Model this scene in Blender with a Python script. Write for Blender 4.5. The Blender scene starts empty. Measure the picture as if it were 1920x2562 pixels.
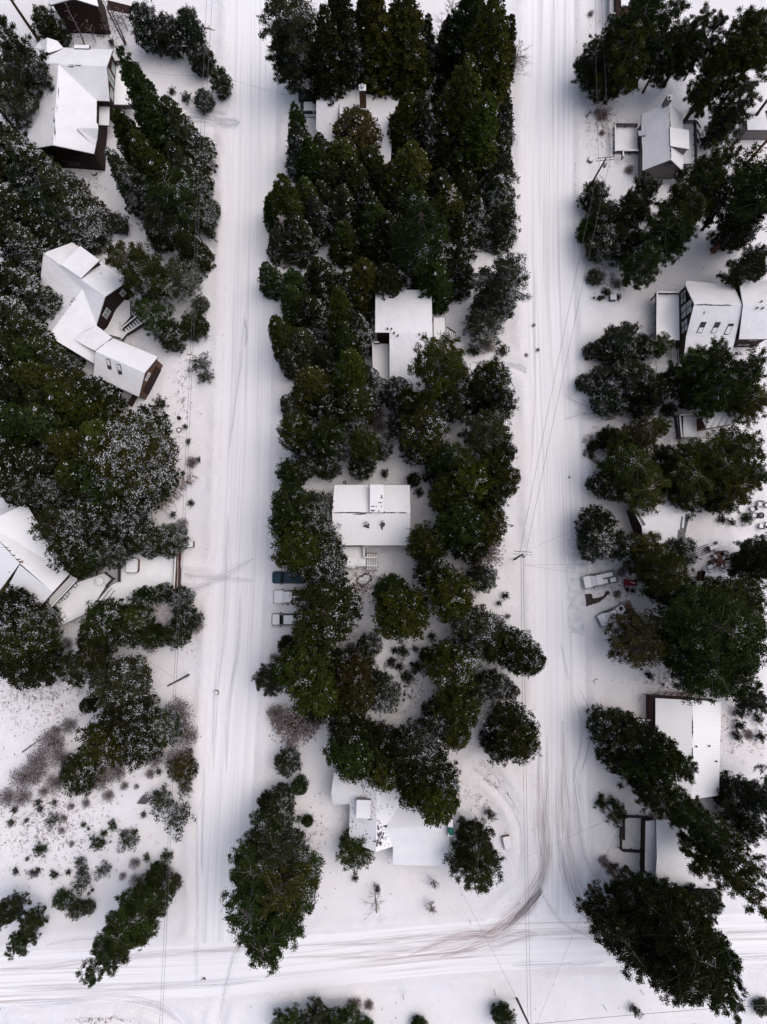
import bpy, bmesh, math, random
import numpy as np
from mathutils import Vector, Matrix
from mathutils.geometry import tessellate_polygon
R_ = math.radians
scene = bpy.context.scene
COL = scene.collection

# ------------------------------------------------------------------ camera
FOC = 1949.0; NAD = (960.0, 1430.0); CEN = (960.0, 1281.0); HC = 116.0
TILT = math.atan((NAD[1]-CEN[1])/FOC)
cam = bpy.data.cameras.new('camera'); camo = bpy.data.objects.new('camera', cam); COL.objects.link(camo)
cam.sensor_fit = 'VERTICAL'; cam.sensor_height = 24.0; cam.lens = 24.0*FOC/2562.0
cam.clip_end = 4000; camo.location = (0, 0, HC); camo.rotation_euler = (TILT, 0, 0)
scene.camera = camo

# ------------------------------------------------------------------ light
SUN_EL, SUN_DIR = 66.0, (0.90, 0.22)
az = math.atan2(SUN_DIR[0], SUN_DIR[1])
w = bpy.data.worlds.new('World'); scene.world = w; w.use_nodes = True
nt = w.node_tree; bg = nt.nodes['Background']
sky = nt.nodes.new('ShaderNodeTexSky'); sky.sky_type = 'NISHITA'; sky.sun_disc = False
sky.sun_elevation = R_(SUN_EL); sky.sun_rotation = az
sky.dust_density = 4.0; sky.air_density = 1.0
hs = nt.nodes.new('ShaderNodeHueSaturation'); hs.inputs['Saturation'].default_value = 0.72
nt.links.new(sky.outputs[0], hs.inputs['Color']); nt.links.new(hs.outputs[0], bg.inputs['Color'])
bg.inputs['Strength'].default_value = 0.15
sl = bpy.data.lights.new('sun', 'SUN'); sl.energy = 0.85; sl.angle = R_(65); sl.color = (1.0, 0.955, 0.93)
so = bpy.data.objects.new('sun', sl); COL.objects.link(so); so.location = (40, 20, 200)
hl = math.hypot(*SUN_DIR); el = R_(SUN_EL)
sd = Vector((SUN_DIR[0]/hl*math.cos(el), SUN_DIR[1]/hl*math.cos(el), math.sin(el)))
so.rotation_euler = sd.to_track_quat('Z', 'Y').to_euler()
vs = scene.view_settings; vs.view_transform = 'Standard'; vs.look = 'None'; vs.exposure = 0.17; vs.gamma = 1.0

# ------------------------------------------------------------------ pixels of the photograph <-> world
ct, st_ = math.cos(TILT), math.sin(TILT)
def P(px, py, z=0.0):
    a, b, c = (px-CEN[0])/FOC, -(py-CEN[1])/FOC, -1.0
    d = (a, b*ct - c*st_, b*st_ + c*ct)
    k = (z-HC)/d[2]
    return Vector((d[0]*k, d[1]*k, z))
def proj(v):
    x, y, z = v[0], v[1], v[2]-HC
    b = y*ct + z*st_; c = -y*st_ + z*ct
    return (CEN[0]+FOC*x/-c, CEN[1]-FOC*b/-c)
CROP = {'A': (0,0,4.809), 'B': (720,180,4.606), 'D': (800,1180,6.377), 'E': (800,1900,4.606), 'F': (0,590,3.948),
        'G': (0,1240,3.316), 'H': (1500,220,5.527), 'I': (1620,680,5.527), 'K': (1500,1000,3.948), 'L': (1560,1700,4.606),
        'M': (1500,1980,4.145), 'V': (660,1360,6.908), 'W': (1430,1380,8.29)}
for r in range(4):
    for c in range(3): CROP[r*3+c] = (640*c, 640*r, 2.5906)
def S(c, x, y):
    o = CROP[c]; return (o[0]+x/o[2], o[1]+y/o[2])
def Q(c, x, y, z=0.0):
    s = S(c, x, y); return P(s[0], s[1], z)

# ------------------------------------------------------------------ materials
def newmat(name):
    m = bpy.data.materials.new(name); m.use_nodes = True
    n = m.node_tree.nodes; b = n['Principled BSDF']; b.inputs['Roughness'].default_value = 0.8
    b.inputs['Specular IOR Level'].default_value = 0.25
    return m, m.node_tree, b
def N(nt, t, **kw):
    n = nt.nodes.new(t)
    for k, v in kw.items():
        if k in n.inputs: n.inputs[k].default_value = v
        else: setattr(n, k, v)
    return n
def ramp(nt, fac, stops):
    r = nt.nodes.new('ShaderNodeValToRGB'); e = r.color_ramp.elements
    while len(e) < len(stops): e.new(0.5)
    for i, (p, c) in enumerate(stops): e[i].position = p; e[i].color = (*c, 1) if len(c) == 3 else c
    nt.links.new(fac, r.inputs[0]); return r
def noisy(name, c1, c2, scale=1.5, rough=0.8, bump=0.0, bscale=8, spec=0.25, detail=4, lo=0.35, hi=0.65):
    m, t, b = newmat(name)
    tc = N(t, 'ShaderNodeNewGeometry'); n = N(t, 'ShaderNodeTexNoise', Scale=scale, Detail=detail)
    t.links.new(tc.outputs['Position'], n.inputs['Vector'])
    r = ramp(t, n.outputs['Fac'], [(lo, c1), (hi, c2)]); t.links.new(r.outputs[0], b.inputs['Base Color'])
    b.inputs['Roughness'].default_value = rough; b.inputs['Specular IOR Level'].default_value = spec
    if bump:
        n2 = N(t, 'ShaderNodeTexNoise', Scale=bscale, Detail=5); t.links.new(tc.outputs['Position'], n2.inputs['Vector'])
        bp = N(t, 'ShaderNodeBump', Strength=bump, Distance=0.2); t.links.new(n2.outputs['Fac'], bp.inputs['Height'])
        t.links.new(bp.outputs[0], b.inputs['Normal'])
    return m
M = {}
M['snow'] = noisy('snow', (.80,.79,.815), (.85,.84,.86), .6, .75, .25, 3)
M['roofsnow'] = noisy('roof_snow', (.735,.725,.76), (.79,.78,.805), .5, .7, .45, 1.1)
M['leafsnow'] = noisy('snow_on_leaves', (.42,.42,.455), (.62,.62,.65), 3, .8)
M['bark'] = noisy('bark', (.045,.028,.020), (.12,.075,.055), 6, .95, .6, 12)
M['bark_red'] = noisy('red_bark', (.09,.040,.026), (.17,.08,.05), 6, .95, .6, 12)
M['twig'] = noisy('bare_twigs', (.11,.080,.078), (.19,.14,.135), 5, .9)
M['deadwood'] = noisy('pale_dead_wood', (.30,.25,.24), (.46,.40,.39), 5, .9)
M['fascia'] = noisy('dark_fascia', (.030,.026,.030), (.06,.05,.055), 4, .7)
M['brown'] = noisy('dark_brown_boards', (.014,.0055,.0045), (.030,.012,.009), 5, .8)
M['redbrown'] = noisy('red_brown_boards', (.055,.017,.014), (.085,.028,.023), 5, .8)
M['cedar_boards'] = noisy('cedar_boards', (.075,.034,.018), (.13,.060,.03), 4, .7)
M['grey'] = noisy('grey_siding', (.135,.115,.115), (.19,.165,.165), 3, .8)
M['tan'] = noisy('tan_siding', (.26,.23,.22), (.33,.30,.285), 3, .8)
M['ochre'] = noisy('ochre_gable', (.13,.115,.02), (.2,.17,.04), 3, .8)
M['olive_wall'] = noisy('olive_brown_boards', (.045,.036,.016), (.085,.066,.032), 3, .8)
M['limb'] = noisy('pale_limbs', (.10,.085,.075), (.24,.21,.20), 4, .9)
M['rail'] = noisy('weathered_rail', (.028,.020,.024), (.060,.045,.05), 5, .8)
M['white'] = noisy('white_paint', (.66,.65,.66), (.76,.75,.76), 4, .6)
M['glass'] = noisy('dark_glass', (.008,.010,.012), (.02,.024,.028), 1, .2, spec=.15)
M['paleglass'] = noisy('pale_reflecting_glass', (.16,.21,.21), (.28,.34,.33), .7, .1, spec=.6)
M['shingle'] = noisy('bare_shingle', (.05,.045,.052), (.10,.09,.10), 4, .9)
M['metal'] = noisy('galvanised_metal', (.28,.28,.30), (.42,.42,.44), 5, .5)
M['dark'] = noisy('dark_rubber', (.015,.014,.016), (.035,.032,.035), 6, .8)
M['teal'] = noisy('teal_paint', (.003,.028,.050), (.005,.040,.068), 1, .45, spec=.2)
M['carwhite'] = noisy('white_car_paint', (.60,.60,.63), (.70,.70,.72), 1, .3, spec=.5)
M['silver'] = noisy('grey_car_paint', (.15,.165,.185), (.22,.235,.26), 1, .35, spec=.5)
M['red'] = noisy('crimson_plastic', (.17,.008,.022), (.24,.015,.035), 3, .5)
M['green'] = noisy('green_plastic', (.01,.10,.075), (.02,.15,.11), 3, .5)
M['pink'] = noisy('pink_ribbon', (.45,.10,.18), (.55,.16,.25), 3, .6)
M['soil'] = noisy('bare_earth', (.028,.022,.020), (.075,.060,.055), 5, .95, .8, 9)
M['rock'] = noisy('rock', (.09,.08,.085), (.20,.18,.18), 4, .9, .5, 6)
M['wire'] = noisy('wire', (.10,.095,.10), (.13,.125,.13), 2, .6)
M['rust'] = noisy('rusty_brown', (.10,.045,.035), (.20,.10,.075), 5, .9, .3, 9)
M['woodpole'] = noisy('pole_wood', (.06,.046,.044), (.13,.10,.095), 6, .9, .3, 10)

def rib_snow(name, ang, step, depth=.5, thin=(.62,.605,.64)):
    m, t, b = newmat(name)
    g = N(t, 'ShaderNodeNewGeometry'); mp = N(t, 'ShaderNodeMapping'); mp.inputs['Rotation'].default_value = (0,0,ang)
    t.links.new(g.outputs['Position'], mp.inputs['Vector'])
    wv = N(t, 'ShaderNodeTexWave', Scale=1.0/step/ (2*math.pi) * 2*math.pi/ (2*math.pi) , Distortion=.15); wv.bands_direction = 'X'
    wv.inputs['Scale'].default_value = 0.314/step
    t.links.new(mp.outputs[0], wv.inputs['Vector'])
    n = N(t, 'ShaderNodeTexNoise', Scale=.35, Detail=4); t.links.new(g.outputs['Position'], n.inputs['Vector'])
    mx = N(t, 'ShaderNodeMath', operation='MULTIPLY'); t.links.new(wv.outputs['Fac'], mx.inputs[0]); 
    nr = ramp(t, n.outputs['Fac'], [(.3,(.5,.5,.5)),(.7,(1,1,1))]); t.links.new(nr.outputs[0], mx.inputs[1])
    r = ramp(t, mx.outputs[0], [(0,(.84,.83,.85)),(.55,(.80,.79,.82)),(1,thin)]); t.links.new(r.outputs[0], b.inputs['Base Color'])
    bp = N(t, 'ShaderNodeBump', Strength=depth, Distance=.06); bp.invert = True
    t.links.new(wv.outputs['Fac'], bp.inputs['Height']); t.links.new(bp.outputs[0], b.inputs['Normal'])
    return m
M['ribx'] = rib_snow('ribbed_snow_roof_lines', 0, .30, .25, (.765,.75,.775))
M['riby'] = rib_snow('ribbed_snow_roof_rows', R_(90), .35, .25, (.765,.755,.775))
M['ribwide'] = rib_snow('metal_rib_roof', R_(25), .75, .8, (.14,.14,.16))

def shingly():
    m, t, b = newmat('snow_over_shingles')
    g = N(t, 'ShaderNodeNewGeometry'); v = N(t, 'ShaderNodeTexVoronoi', Scale=2.6); 
    mp = N(t, 'ShaderNodeMapping'); mp.inputs['Scale'].default_value = (1.1,1,1); mp.inputs['Rotation'].default_value=(0,0,.6)
    t.links.new(g.outputs['Position'], mp.inputs['Vector']); t.links.new(mp.outputs[0], v.inputs['Vector'])
    n = N(t, 'ShaderNodeTexNoise', Scale=.45, Detail=4); t.links.new(g.outputs['Position'], n.inputs['Vector'])
    th = ramp(t, n.outputs['Fac'], [(.36,(0,0,0)),(.60,(.40,.40,.40))])
    lt = N(t, 'ShaderNodeMath', operation='LESS_THAN'); t.links.new(v.outputs['Distance'], lt.inputs[0]); t.links.new(th.outputs[0], lt.inputs[1])
    mx = N(t, 'ShaderNodeMixRGB'); t.links.new(lt.outputs[0], mx.inputs[0]); mx.inputs[1].default_value=(.82,.81,.84,1); mx.inputs[2].default_value=(.30,.29,.32,1)
    t.links.new(mx.outputs[0], b.inputs['Base Color']); return m
M['shingly'] = shingly()

def foliage():
    m, t, b = newmat('foliage')
    oi = N(t, 'ShaderNodeObjectInfo'); g = N(t, 'ShaderNodeNewGeometry')
    n = N(t, 'ShaderNodeTexNoise', Scale=.9, Detail=3); t.links.new(g.outputs['Position'], n.inputs['Vector'])
    r = ramp(t, n.outputs['Fac'], [(.3,(.55,.58,.55)),(.7,(1.45,1.4,1.25))])
    mx = N(t, 'ShaderNodeMixRGB', blend_type='MULTIPLY'); mx.inputs[0].default_value = 1
    t.links.new(oi.outputs['Color'], mx.inputs[1]); t.links.new(r.outputs[0], mx.inputs[2])
    t.links.new(mx.outputs[0], b.inputs['Base Color']); b.inputs['Roughness'].default_value = .75
    b.inputs['Specular IOR Level'].default_value = .04
    return m
M['foliage'] = foliage()

# ------------------------------------------------------------------ mesh helpers
def link(o, parent=None):
    COL.objects.link(o)
    if parent is not None: o.parent = parent
    return o
def meshobj(name, verts, faces, mat, parent=None, smooth=False, loc=None):
    me = bpy.data.meshes.new(name); me.from_pydata([tuple(v) for v in verts], [], faces); me.validate()
    if not isinstance(mat, (list, tuple)): mat = [mat]
    for k in mat: me.materials.append(M[k])
    if smooth: me.polygons.foreach_set('use_smooth', [True]*len(me.polygons))
    o = bpy.data.objects.new(name, me); link(o, parent)
    if loc is not None: o.location = loc
    return o
class MB:
    def __init__(s): s.v = []; s.f = []
    def add(s, vs, fs):
        k = len(s.v); s.v += [Vector(v) for v in vs]; s.f += [[i+k for i in f] for f in fs]; return s
    def box(s, c, d, rz=0, ax=None):
        cx, cy, cz = c; hx, hy, hz = d[0]/2, d[1]/2, d[2]/2; ca, sa = math.cos(rz), math.sin(rz); vs = []
        for z in (-hz, hz):
            for x, y in ((-hx,-hy),(hx,-hy),(hx,hy),(-hx,hy)): vs.append((cx+x*ca-y*sa, cy+x*sa+y*ca, cz+z))
        return s.add(vs, [[3,2,1,0],[4,5,6,7],[0,1,5,4],[1,2,6,5],[2,3,7,6],[3,0,4,7]])
    def bar(s, a, b, wd, ht=None):
        a, b = Vector(a), Vector(b); ht = ht or wd; d = b-a
        if d.length < 1e-5: return s
        d.normalize(); up = Vector((0,0,1)) if abs(d.z) < .95 else Vector((1,0,0))
        x = d.cross(up).normalized()*wd/2; y = x.cross(d).normalized()*ht/2
        return s.add([a-x-y,a+x-y,a+x+y,a-x+y,b-x-y,b+x-y,b+x+y,b-x+y], [[0,1,2,3],[7,6,5,4],[0,4,5,1],[1,5,6,2],[2,6,7,3],[3,7,4,0]])
    def tube(s, pts, rs, n=6, cap=True):
        pts = [Vector(p) for p in pts]
        if not isinstance(rs, (list, tuple)): rs = [rs]*len(pts)
        k = len(s.v)
        for i, p in enumerate(pts):
            d = (pts[min(i+1,len(pts)-1)]-pts[max(i-1,0)]).normalized()
            up = Vector((0,0,1)) if abs(d.z) < .9 else Vector((1,0,0))
            x = d.cross(up).normalized(); y = d.cross(x)
            for j in range(n):
                a = 2*math.pi*j/n; s.v.append(p + (x*math.cos(a)+y*math.sin(a))*rs[i])
        for i in range(len(pts)-1):
            for j in range(n):
                a = k+i*n+j; b = k+i*n+(j+1)%n; s.f.append([a, b, b+n, a+n])
        if cap: s.f.append([k+j for j in range(n)][::-1]); s.f.append([k+(len(pts)-1)*n+j for j in range(n)])
        return s
    def ring(s, c, R, r, n=16, m=6):
        k = len(s.v)
        for i in range(n):
            a = 2*math.pi*i/n
            for j in range(m):
                b = 2*math.pi*j/m; s.v.append(Vector((c[0]+(R+r*math.cos(b))*math.cos(a), c[1]+(R+r*math.cos(b))*math.sin(a), c[2]+r*math.sin(b))))
        for i in range(n):
            for j in range(m): s.f.append([k+i*m+j, k+((i+1)%n)*m+j, k+((i+1)%n)*m+(j+1)%m, k+i*m+(j+1)%m])
        return s
    def lathe(s, c, prof, n=14):
        k = len(s.v)
        for r, z in prof:
            for j in range(n):
                a = 2*math.pi*j/n; s.v.append(Vector((c[0]+r*math.cos(a), c[1]+r*math.sin(a), c[2]+z)))
        for i in range(len(prof)-1):
            for j in range(n): s.f.append([k+i*n+j, k+i*n+(j+1)%n, k+(i+1)*n+(j+1)%n, k+(i+1)*n+j])
        s.f.append([k+j for j in range(n)][::-1]); s.f.append([k+(len(prof)-1)*n+j for j in range(n)])
        return s
    def prism(s, poly, z0, z1):   # poly = list of xy
        n = len(poly); vs = [(p[0],p[1],z0) for p in poly]+[(p[0],p[1],z1) for p in poly]
        return s.add(vs, [list(range(n))[::-1], list(range(n,2*n))]+[[i,(i+1)%n,n+(i+1)%n,n+i] for i in range(n)])
    def build(s, name, mat, parent=None, smooth=False, off=None):
        vs = s.v if off is None else [v-off for v in s.v]
        return meshobj(name, vs, s.f, mat, parent, smooth)
def tag(o, label, cat, group=None, kind=None):
    o['label'] = label; o['category'] = cat
    if group: o['group'] = group
    if kind: o['kind'] = kind
    return o
def struct(o, kind='structure'): o['kind'] = kind; return o
def empty(name, loc, label, cat, group=None, rz=0):
    o = bpy.data.objects.new(name, None); o.empty_display_size = .3; COL.objects.link(o)
    o.location = loc; o.rotation_euler = (0,0,rz); return tag(o, label, cat, group)
def child_world(mb, name, mat, root, smooth=False):   # geometry given in world coordinates, root is unrotated
    base = Vector(root.location)
    p = root.parent
    while p is not None: base = base + Vector(p.location); p = p.parent
    return mb.build(name, mat, root, smooth, off=base)
LAND = []      # landmarks for the labels: (phrase, (px,py))
def landmark(phrase, c, x, y): LAND.append((phrase, S(c, x, y)))
# ------------------------------------------------------------------ ground and roads
def pl(pts): return np.array([P(x, y)[:2] for x, y in pts])
ROADS = [('road_left', [(645,-900),(636,0),(628,600),(612,1200),(586,1700),(560,2150),(552,2400)], 7.6),
         ('road_right', [(1378,-900),(1378,0),(1374,640),(1396,1300),(1408,2000),(1411,2330)], 7.6),
         ('cross_road', [(-1200,2530),(-50,2450),(600,2425),(1200,2368),(1950,2345),(3200,2300)], 7.2)]
def smooth_line(p, n=14):
    out = []
    for i in range(len(p)-1):
        p0, p1, p2, p3 = p[max(i-1,0)], p[i], p[i+1], p[min(i+2,len(p)-1)]
        for k in range(n):
            t = k/n; out.append(.5*((2*p1)+(-p0+p2)*t+(2*p0-5*p1+4*p2-p3)*t*t+(-p0+3*p1-3*p2+p3)*t**3))
    out.append(p[-1]); return np.array(out)
ROADL = [(n, smooth_line(pl(p)), w) for n, p, w in ROADS]
def dist_line(X, Y, L):
    d = np.full(X.shape, 1e9)
    for i in range(len(L)-1):
        ax, ay = L[i]; bx, by = L[i+1]; dx, dy = bx-ax, by-ay; q = dx*dx+dy*dy
        t = np.clip(((X-ax)*dx+(Y-ay)*dy)/q, 0, 1); d = np.minimum(d, np.hypot(X-ax-t*dx, Y-ay-t*dy))
    return d
def vnoise(X, Y, s, seed):
    r = np.random.RandomState(seed); G = r.rand(64, 64)
    u, v = X/s, Y/s; i, j = np.floor(u).astype(int), np.floor(v).astype(int); fu, fv = u-i, v-j
    fu = fu*fu*(3-2*fu); fv = fv*fv*(3-2*fv); g = lambda a, b: G[a % 64, b % 64]
    return (g(i,j)*(1-fu)+g(i+1,j)*fu)*(1-fv)+(g(i,j+1)*(1-fu)+g(i+1,j+1)*fu)*fv - .5
def axis(lo, hi, step):
    mid = list(np.arange(lo, hi, step)); out = []; x = lo; s = step
    while x > -1600: s *= 1.5; x -= s; out.append(x)
    out = out[::-1]+mid; x = out[-1]; s = step
    while x < 1600: s *= 1.5; x += s; out.append(x)
    return np.array(out)
ax_, ay_ = axis(-66, 66, .42), axis(-76, 100, .42)
GX, GY = np.meshgrid(ax_, ay_)
TR = [  # crop, points, width m, material
 (10, [(200,1232),(600,1222),(1000,1200),(1250,1175),(1450,1110),(1620,990),(1740,870),(1830,740),(1870,600),(1850,400),(1840,100),(1840,-300)], 2.6, 'track_dirt'),
 (10, [(200,1158),(800,1130),(1250,1095),(1500,1070),(1660,1000),(1800,860),(1880,660),(1885,300),(1890,-200)], 2.2, 'track_dirt'),
 (10, [(1200,1230),(1450,1170),(1600,1130),(1700,1100),(1830,1080)], 2.4, 'track_dirt'),
 (10, [(1000,1215),(1350,1085),(1560,1090),(1680,1010),(1790,900),(1850,780)], 1.8, 'track_dirt'),
 (11, [(180,-300),(180,300),(185,500),(200,650),(180,790),(90,920),(-20,1020)], 1.2, 'track_faint'),
 (11, [(240,0),(225,300),(220,500),(215,640),(170,800),(60,960),(-60,1060)], 1.3, 'track_faint'),
 (11, [(330,-300),(345,300),(360,550),(400,760),(470,890),(560,1000),(700,1080),(950,1090)], 3.4, 'track_dirt'),
 (11, [(290,0),(300,350),(330,600),(380,780),(460,920),(590,1040)], 1.6, 'track_faint'),
 (11, [(170,760),(230,870),(330,1000),(500,1090),(640,1120)], .8, 'track_faint'),
 (11, [(400,0),(440,300),(480,560),(560,720),(690,880)], 2.0, 'track_faint'),
 (11, [(1380,1075),(1500,1070),(1760,1060)], 1.0, 'track_dirt'),
 (11, [(1380,1230),(1500,1225),(1760,1210)], 1.8, 'track_faint'),
 (11, [(-60,1090),(200,1075),(450,1070),(640,1090)], 1.2, 'track_faint'),
 (11, [(0,1280),(300,1270),(600,1260)], 1.6, 'track_faint'),
 (9, [(-60,1310),(300,1290),(900,1220),(1500,1180),(1700,1170)], 1.2, 'track_dirt'),
 (9, [(-60,1430),(400,1425),(900,1420),(1350,1400),(1700,1380)], 1.4, 'track_grey'),
 (9, [(300,1150),(500,1110),(620,1110)], .8, 'track_faint'),
 (9, [(-60,1525),(400,1510),(700,1490),(1000,1540),(1180,1658)], 1.8, 'track_grey'),
 (9, [(1700,1040),(1560,1160),(1500,1300),(1420,1658)], 1.2, 'track_faint'),
 (9, [(1280,300),(1285,900),(1275,1200),(1275,1420)], .8, 'track_faint'),
 (9, [(1330,0),(1315,400),(1310,720)], .6, 'track_grey'),
 (8, [(400,1200),(450,1350),(450,1500),(420,1640),(400,1760)], .5, 'track_grey'),
 (8, [(430,1130),(500,1280),(510,1450),(480,1600),(450,1700)], .45, 'track_grey'),
 (8, [(320,850),(350,1000),(370,1100)], .5, 'track_grey'),
 (6, [(1650,300),(1450,420),(1280,500),(1190,520)], 1.6, 'track_grey'),
 (6, [(1650,450),(1420,430),(1250,420),(1190,400)], 1.2, 'track_grey'),
 (6, [(1480,0),(1470,400),(1450,800),(1400,1200),(1385,1700)], 1.2, 'track_faint'),
 (6, [(1560,520),(1540,900),(1480,1300),(1470,1700)], .9, 'track_grey'),
 (0, [(1180,740),(1300,770),(1480,800),(1560,790)], 2.2, 'slush'),
 (0, [(1160,700),(1350,720),(1480,745)], 1.0, 'track_grey'),
 (5, [(340,900),(460,960),(640,1000),(820,1040)], 1.6, 'track_faint'),
 (5, [(340,1060),(480,1020),(640,1010),(820,1060)], 1.2, 'track_faint'),
 (4, [(1400,690),(1560,700),(1700,720),(1760,760)], 1.2, 'slush'),
 (5, [(150,80),(150,400),(150,900),(130,1400)], .6, 'track_grey'),
 (3, [(1590,400),(1600,500),(1590,600)], .5, 'slush'),
 (3, [(1480,1300),(1530,900),(1560,700),(1600,300)], .8, 'track_faint'),
 (10, [(1400,0),(1560,120),(1700,320),(1730,520),(1700,700)], .9, 'track_faint'),
 (8, [(-200,1600),(-60,1760),(60,1960)], .9, 'track_faint'),
]
TRL = [(smooth_line(np.array([Q(c, x, y)[:2] for x, y in pts]), 10), wd, mt) for c, pts, wd, mt in TR]
dr = np.minimum.reduce([dist_line(GX, GY, L)-w/2 for _, L, w in ROADL])
dr = np.minimum.reduce([dr]+[dist_line(GX, GY, L)-wd/2-.5 for L, wd, mt in TRL if mt == 'track_dirt'])
for L, wd, mt in TRL:
    if mt != 'track_dirt': dr = np.minimum(dr, np.maximum(dist_line(GX, GY, L)-wd/2, -.3+0*GX))
side = np.clip(dr/2.5, 0, 1)
H = .22*vnoise(GX,GY,6,1)+.18*vnoise(GX,GY,2.2,2)+.07*vnoise(GX,GY,.95,3)+.09*vnoise(GX,GY,.6,8)
bank = .50*np.exp(-((dr-.9)/.8)**2)*(.35+.9*(vnoise(GX,GY,3.5,5)+.5)*(vnoise(GX,GY,1.1,6)+.6))
Z = np.where(dr < -.3, -.03, H*side + bank*np.clip((dr+.3)/.6,0,1) - .03*(1-np.clip((dr+.3)/.5,0,1)))
Z += -.02
ny, nx = GX.shape
V = np.stack([GX, GY, Z], -1).reshape(-1, 3)
idx = np.arange(nx*ny).reshape(ny, nx)
F = np.stack([idx[:-1,:-1], idx[:-1,1:], idx[1:,1:], idx[1:,:-1]], -1).reshape(-1, 4)
def npmesh(name, V, F, mats, matidx=None, smooth=True):
    me = bpy.data.meshes.new(name); me.vertices.add(len(V)); me.vertices.foreach_set('co', V.astype(np.float32).ravel())
    k = F.shape[1]; me.loops.add(F.size); me.loops.foreach_set('vertex_index', F.astype(np.int32).ravel())
    me.polygons.add(len(F)); me.polygons.foreach_set('loop_start', np.arange(0, F.size, k, dtype=np.int32))
    me.polygons.foreach_set('loop_total', np.full(len(F), k, np.int32))
    for m in mats: me.materials.append(M[m])
    if matidx is not None: me.polygons.foreach_set('material_index', matidx.astype(np.int32))
    me.polygons.foreach_set('use_smooth', np.full(len(F), smooth)); me.update(calc_edges=True); me.validate(); return me

def ground_mat():
    m, t, b = newmat('snowy_ground')
    g = N(t, 'ShaderNodeNewGeometry')
    n1 = N(t, 'ShaderNodeTexNoise', Scale=.09, Detail=5); n2 = N(t, 'ShaderNodeTexNoise', Scale=2.6, Detail=6); n2.inputs['Roughness'].default_value=.7
    n3 = N(t, 'ShaderNodeTexNoise', Scale=7, Detail=3)
    for n in (n1, n2, n3): t.links.new(g.outputs['Position'], n.inputs['Vector'])
    base = ramp(t, n1.outputs['Fac'], [(.35,(.80,.785,.825)),(.62,(.81,.775,.79))])
    # needle litter: where the large noise is high, small dark flecks
    mask = ramp(t, n1.outputs['Fac'], [(.52,(0,0,0)),(.66,(1,1,1))]); fl = ramp(t, n2.outputs['Fac'], [(.60,(0,0,0)),(.70,(1,1,1))])
    mu = N(t, 'ShaderNodeMath', operation='MULTIPLY'); t.links.new(mask.outputs[0], mu.inputs[0]); t.links.new(fl.outputs[0], mu.inputs[1])
    mu2 = N(t, 'ShaderNodeMath', operation='MULTIPLY'); t.links.new(mu.outputs[0], mu2.inputs[0]); mu2.inputs[1].default_value = .55
    mx = N(t, 'ShaderNodeMixRGB'); t.links.new(mu2.outputs[0], mx.inputs[0]); t.links.new(base.outputs[0], mx.inputs[1]); mx.inputs[2].default_value=(.40,.32,.32,1)
    t.links.new(mx.outputs[0], b.inputs['Base Color'])
    bp = N(t, 'ShaderNodeBump', Strength=.8, Distance=.16); t.links.new(n3.outputs['Fac'], bp.inputs['Height'])
    bp2 = N(t, 'ShaderNodeBump', Strength=.35, Distance=.35); t.links.new(n2.outputs['Fac'], bp2.inputs['Height']); t.links.new(bp.outputs[0], bp2.inputs['Normal'])
    t.links.new(bp2.outputs[0], b.inputs['Normal']); return m
M['ground'] = ground_mat()
g_o = bpy.data.objects.new('ground', npmesh('ground', V, F, ['ground'])); struct(link(g_o))

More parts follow.
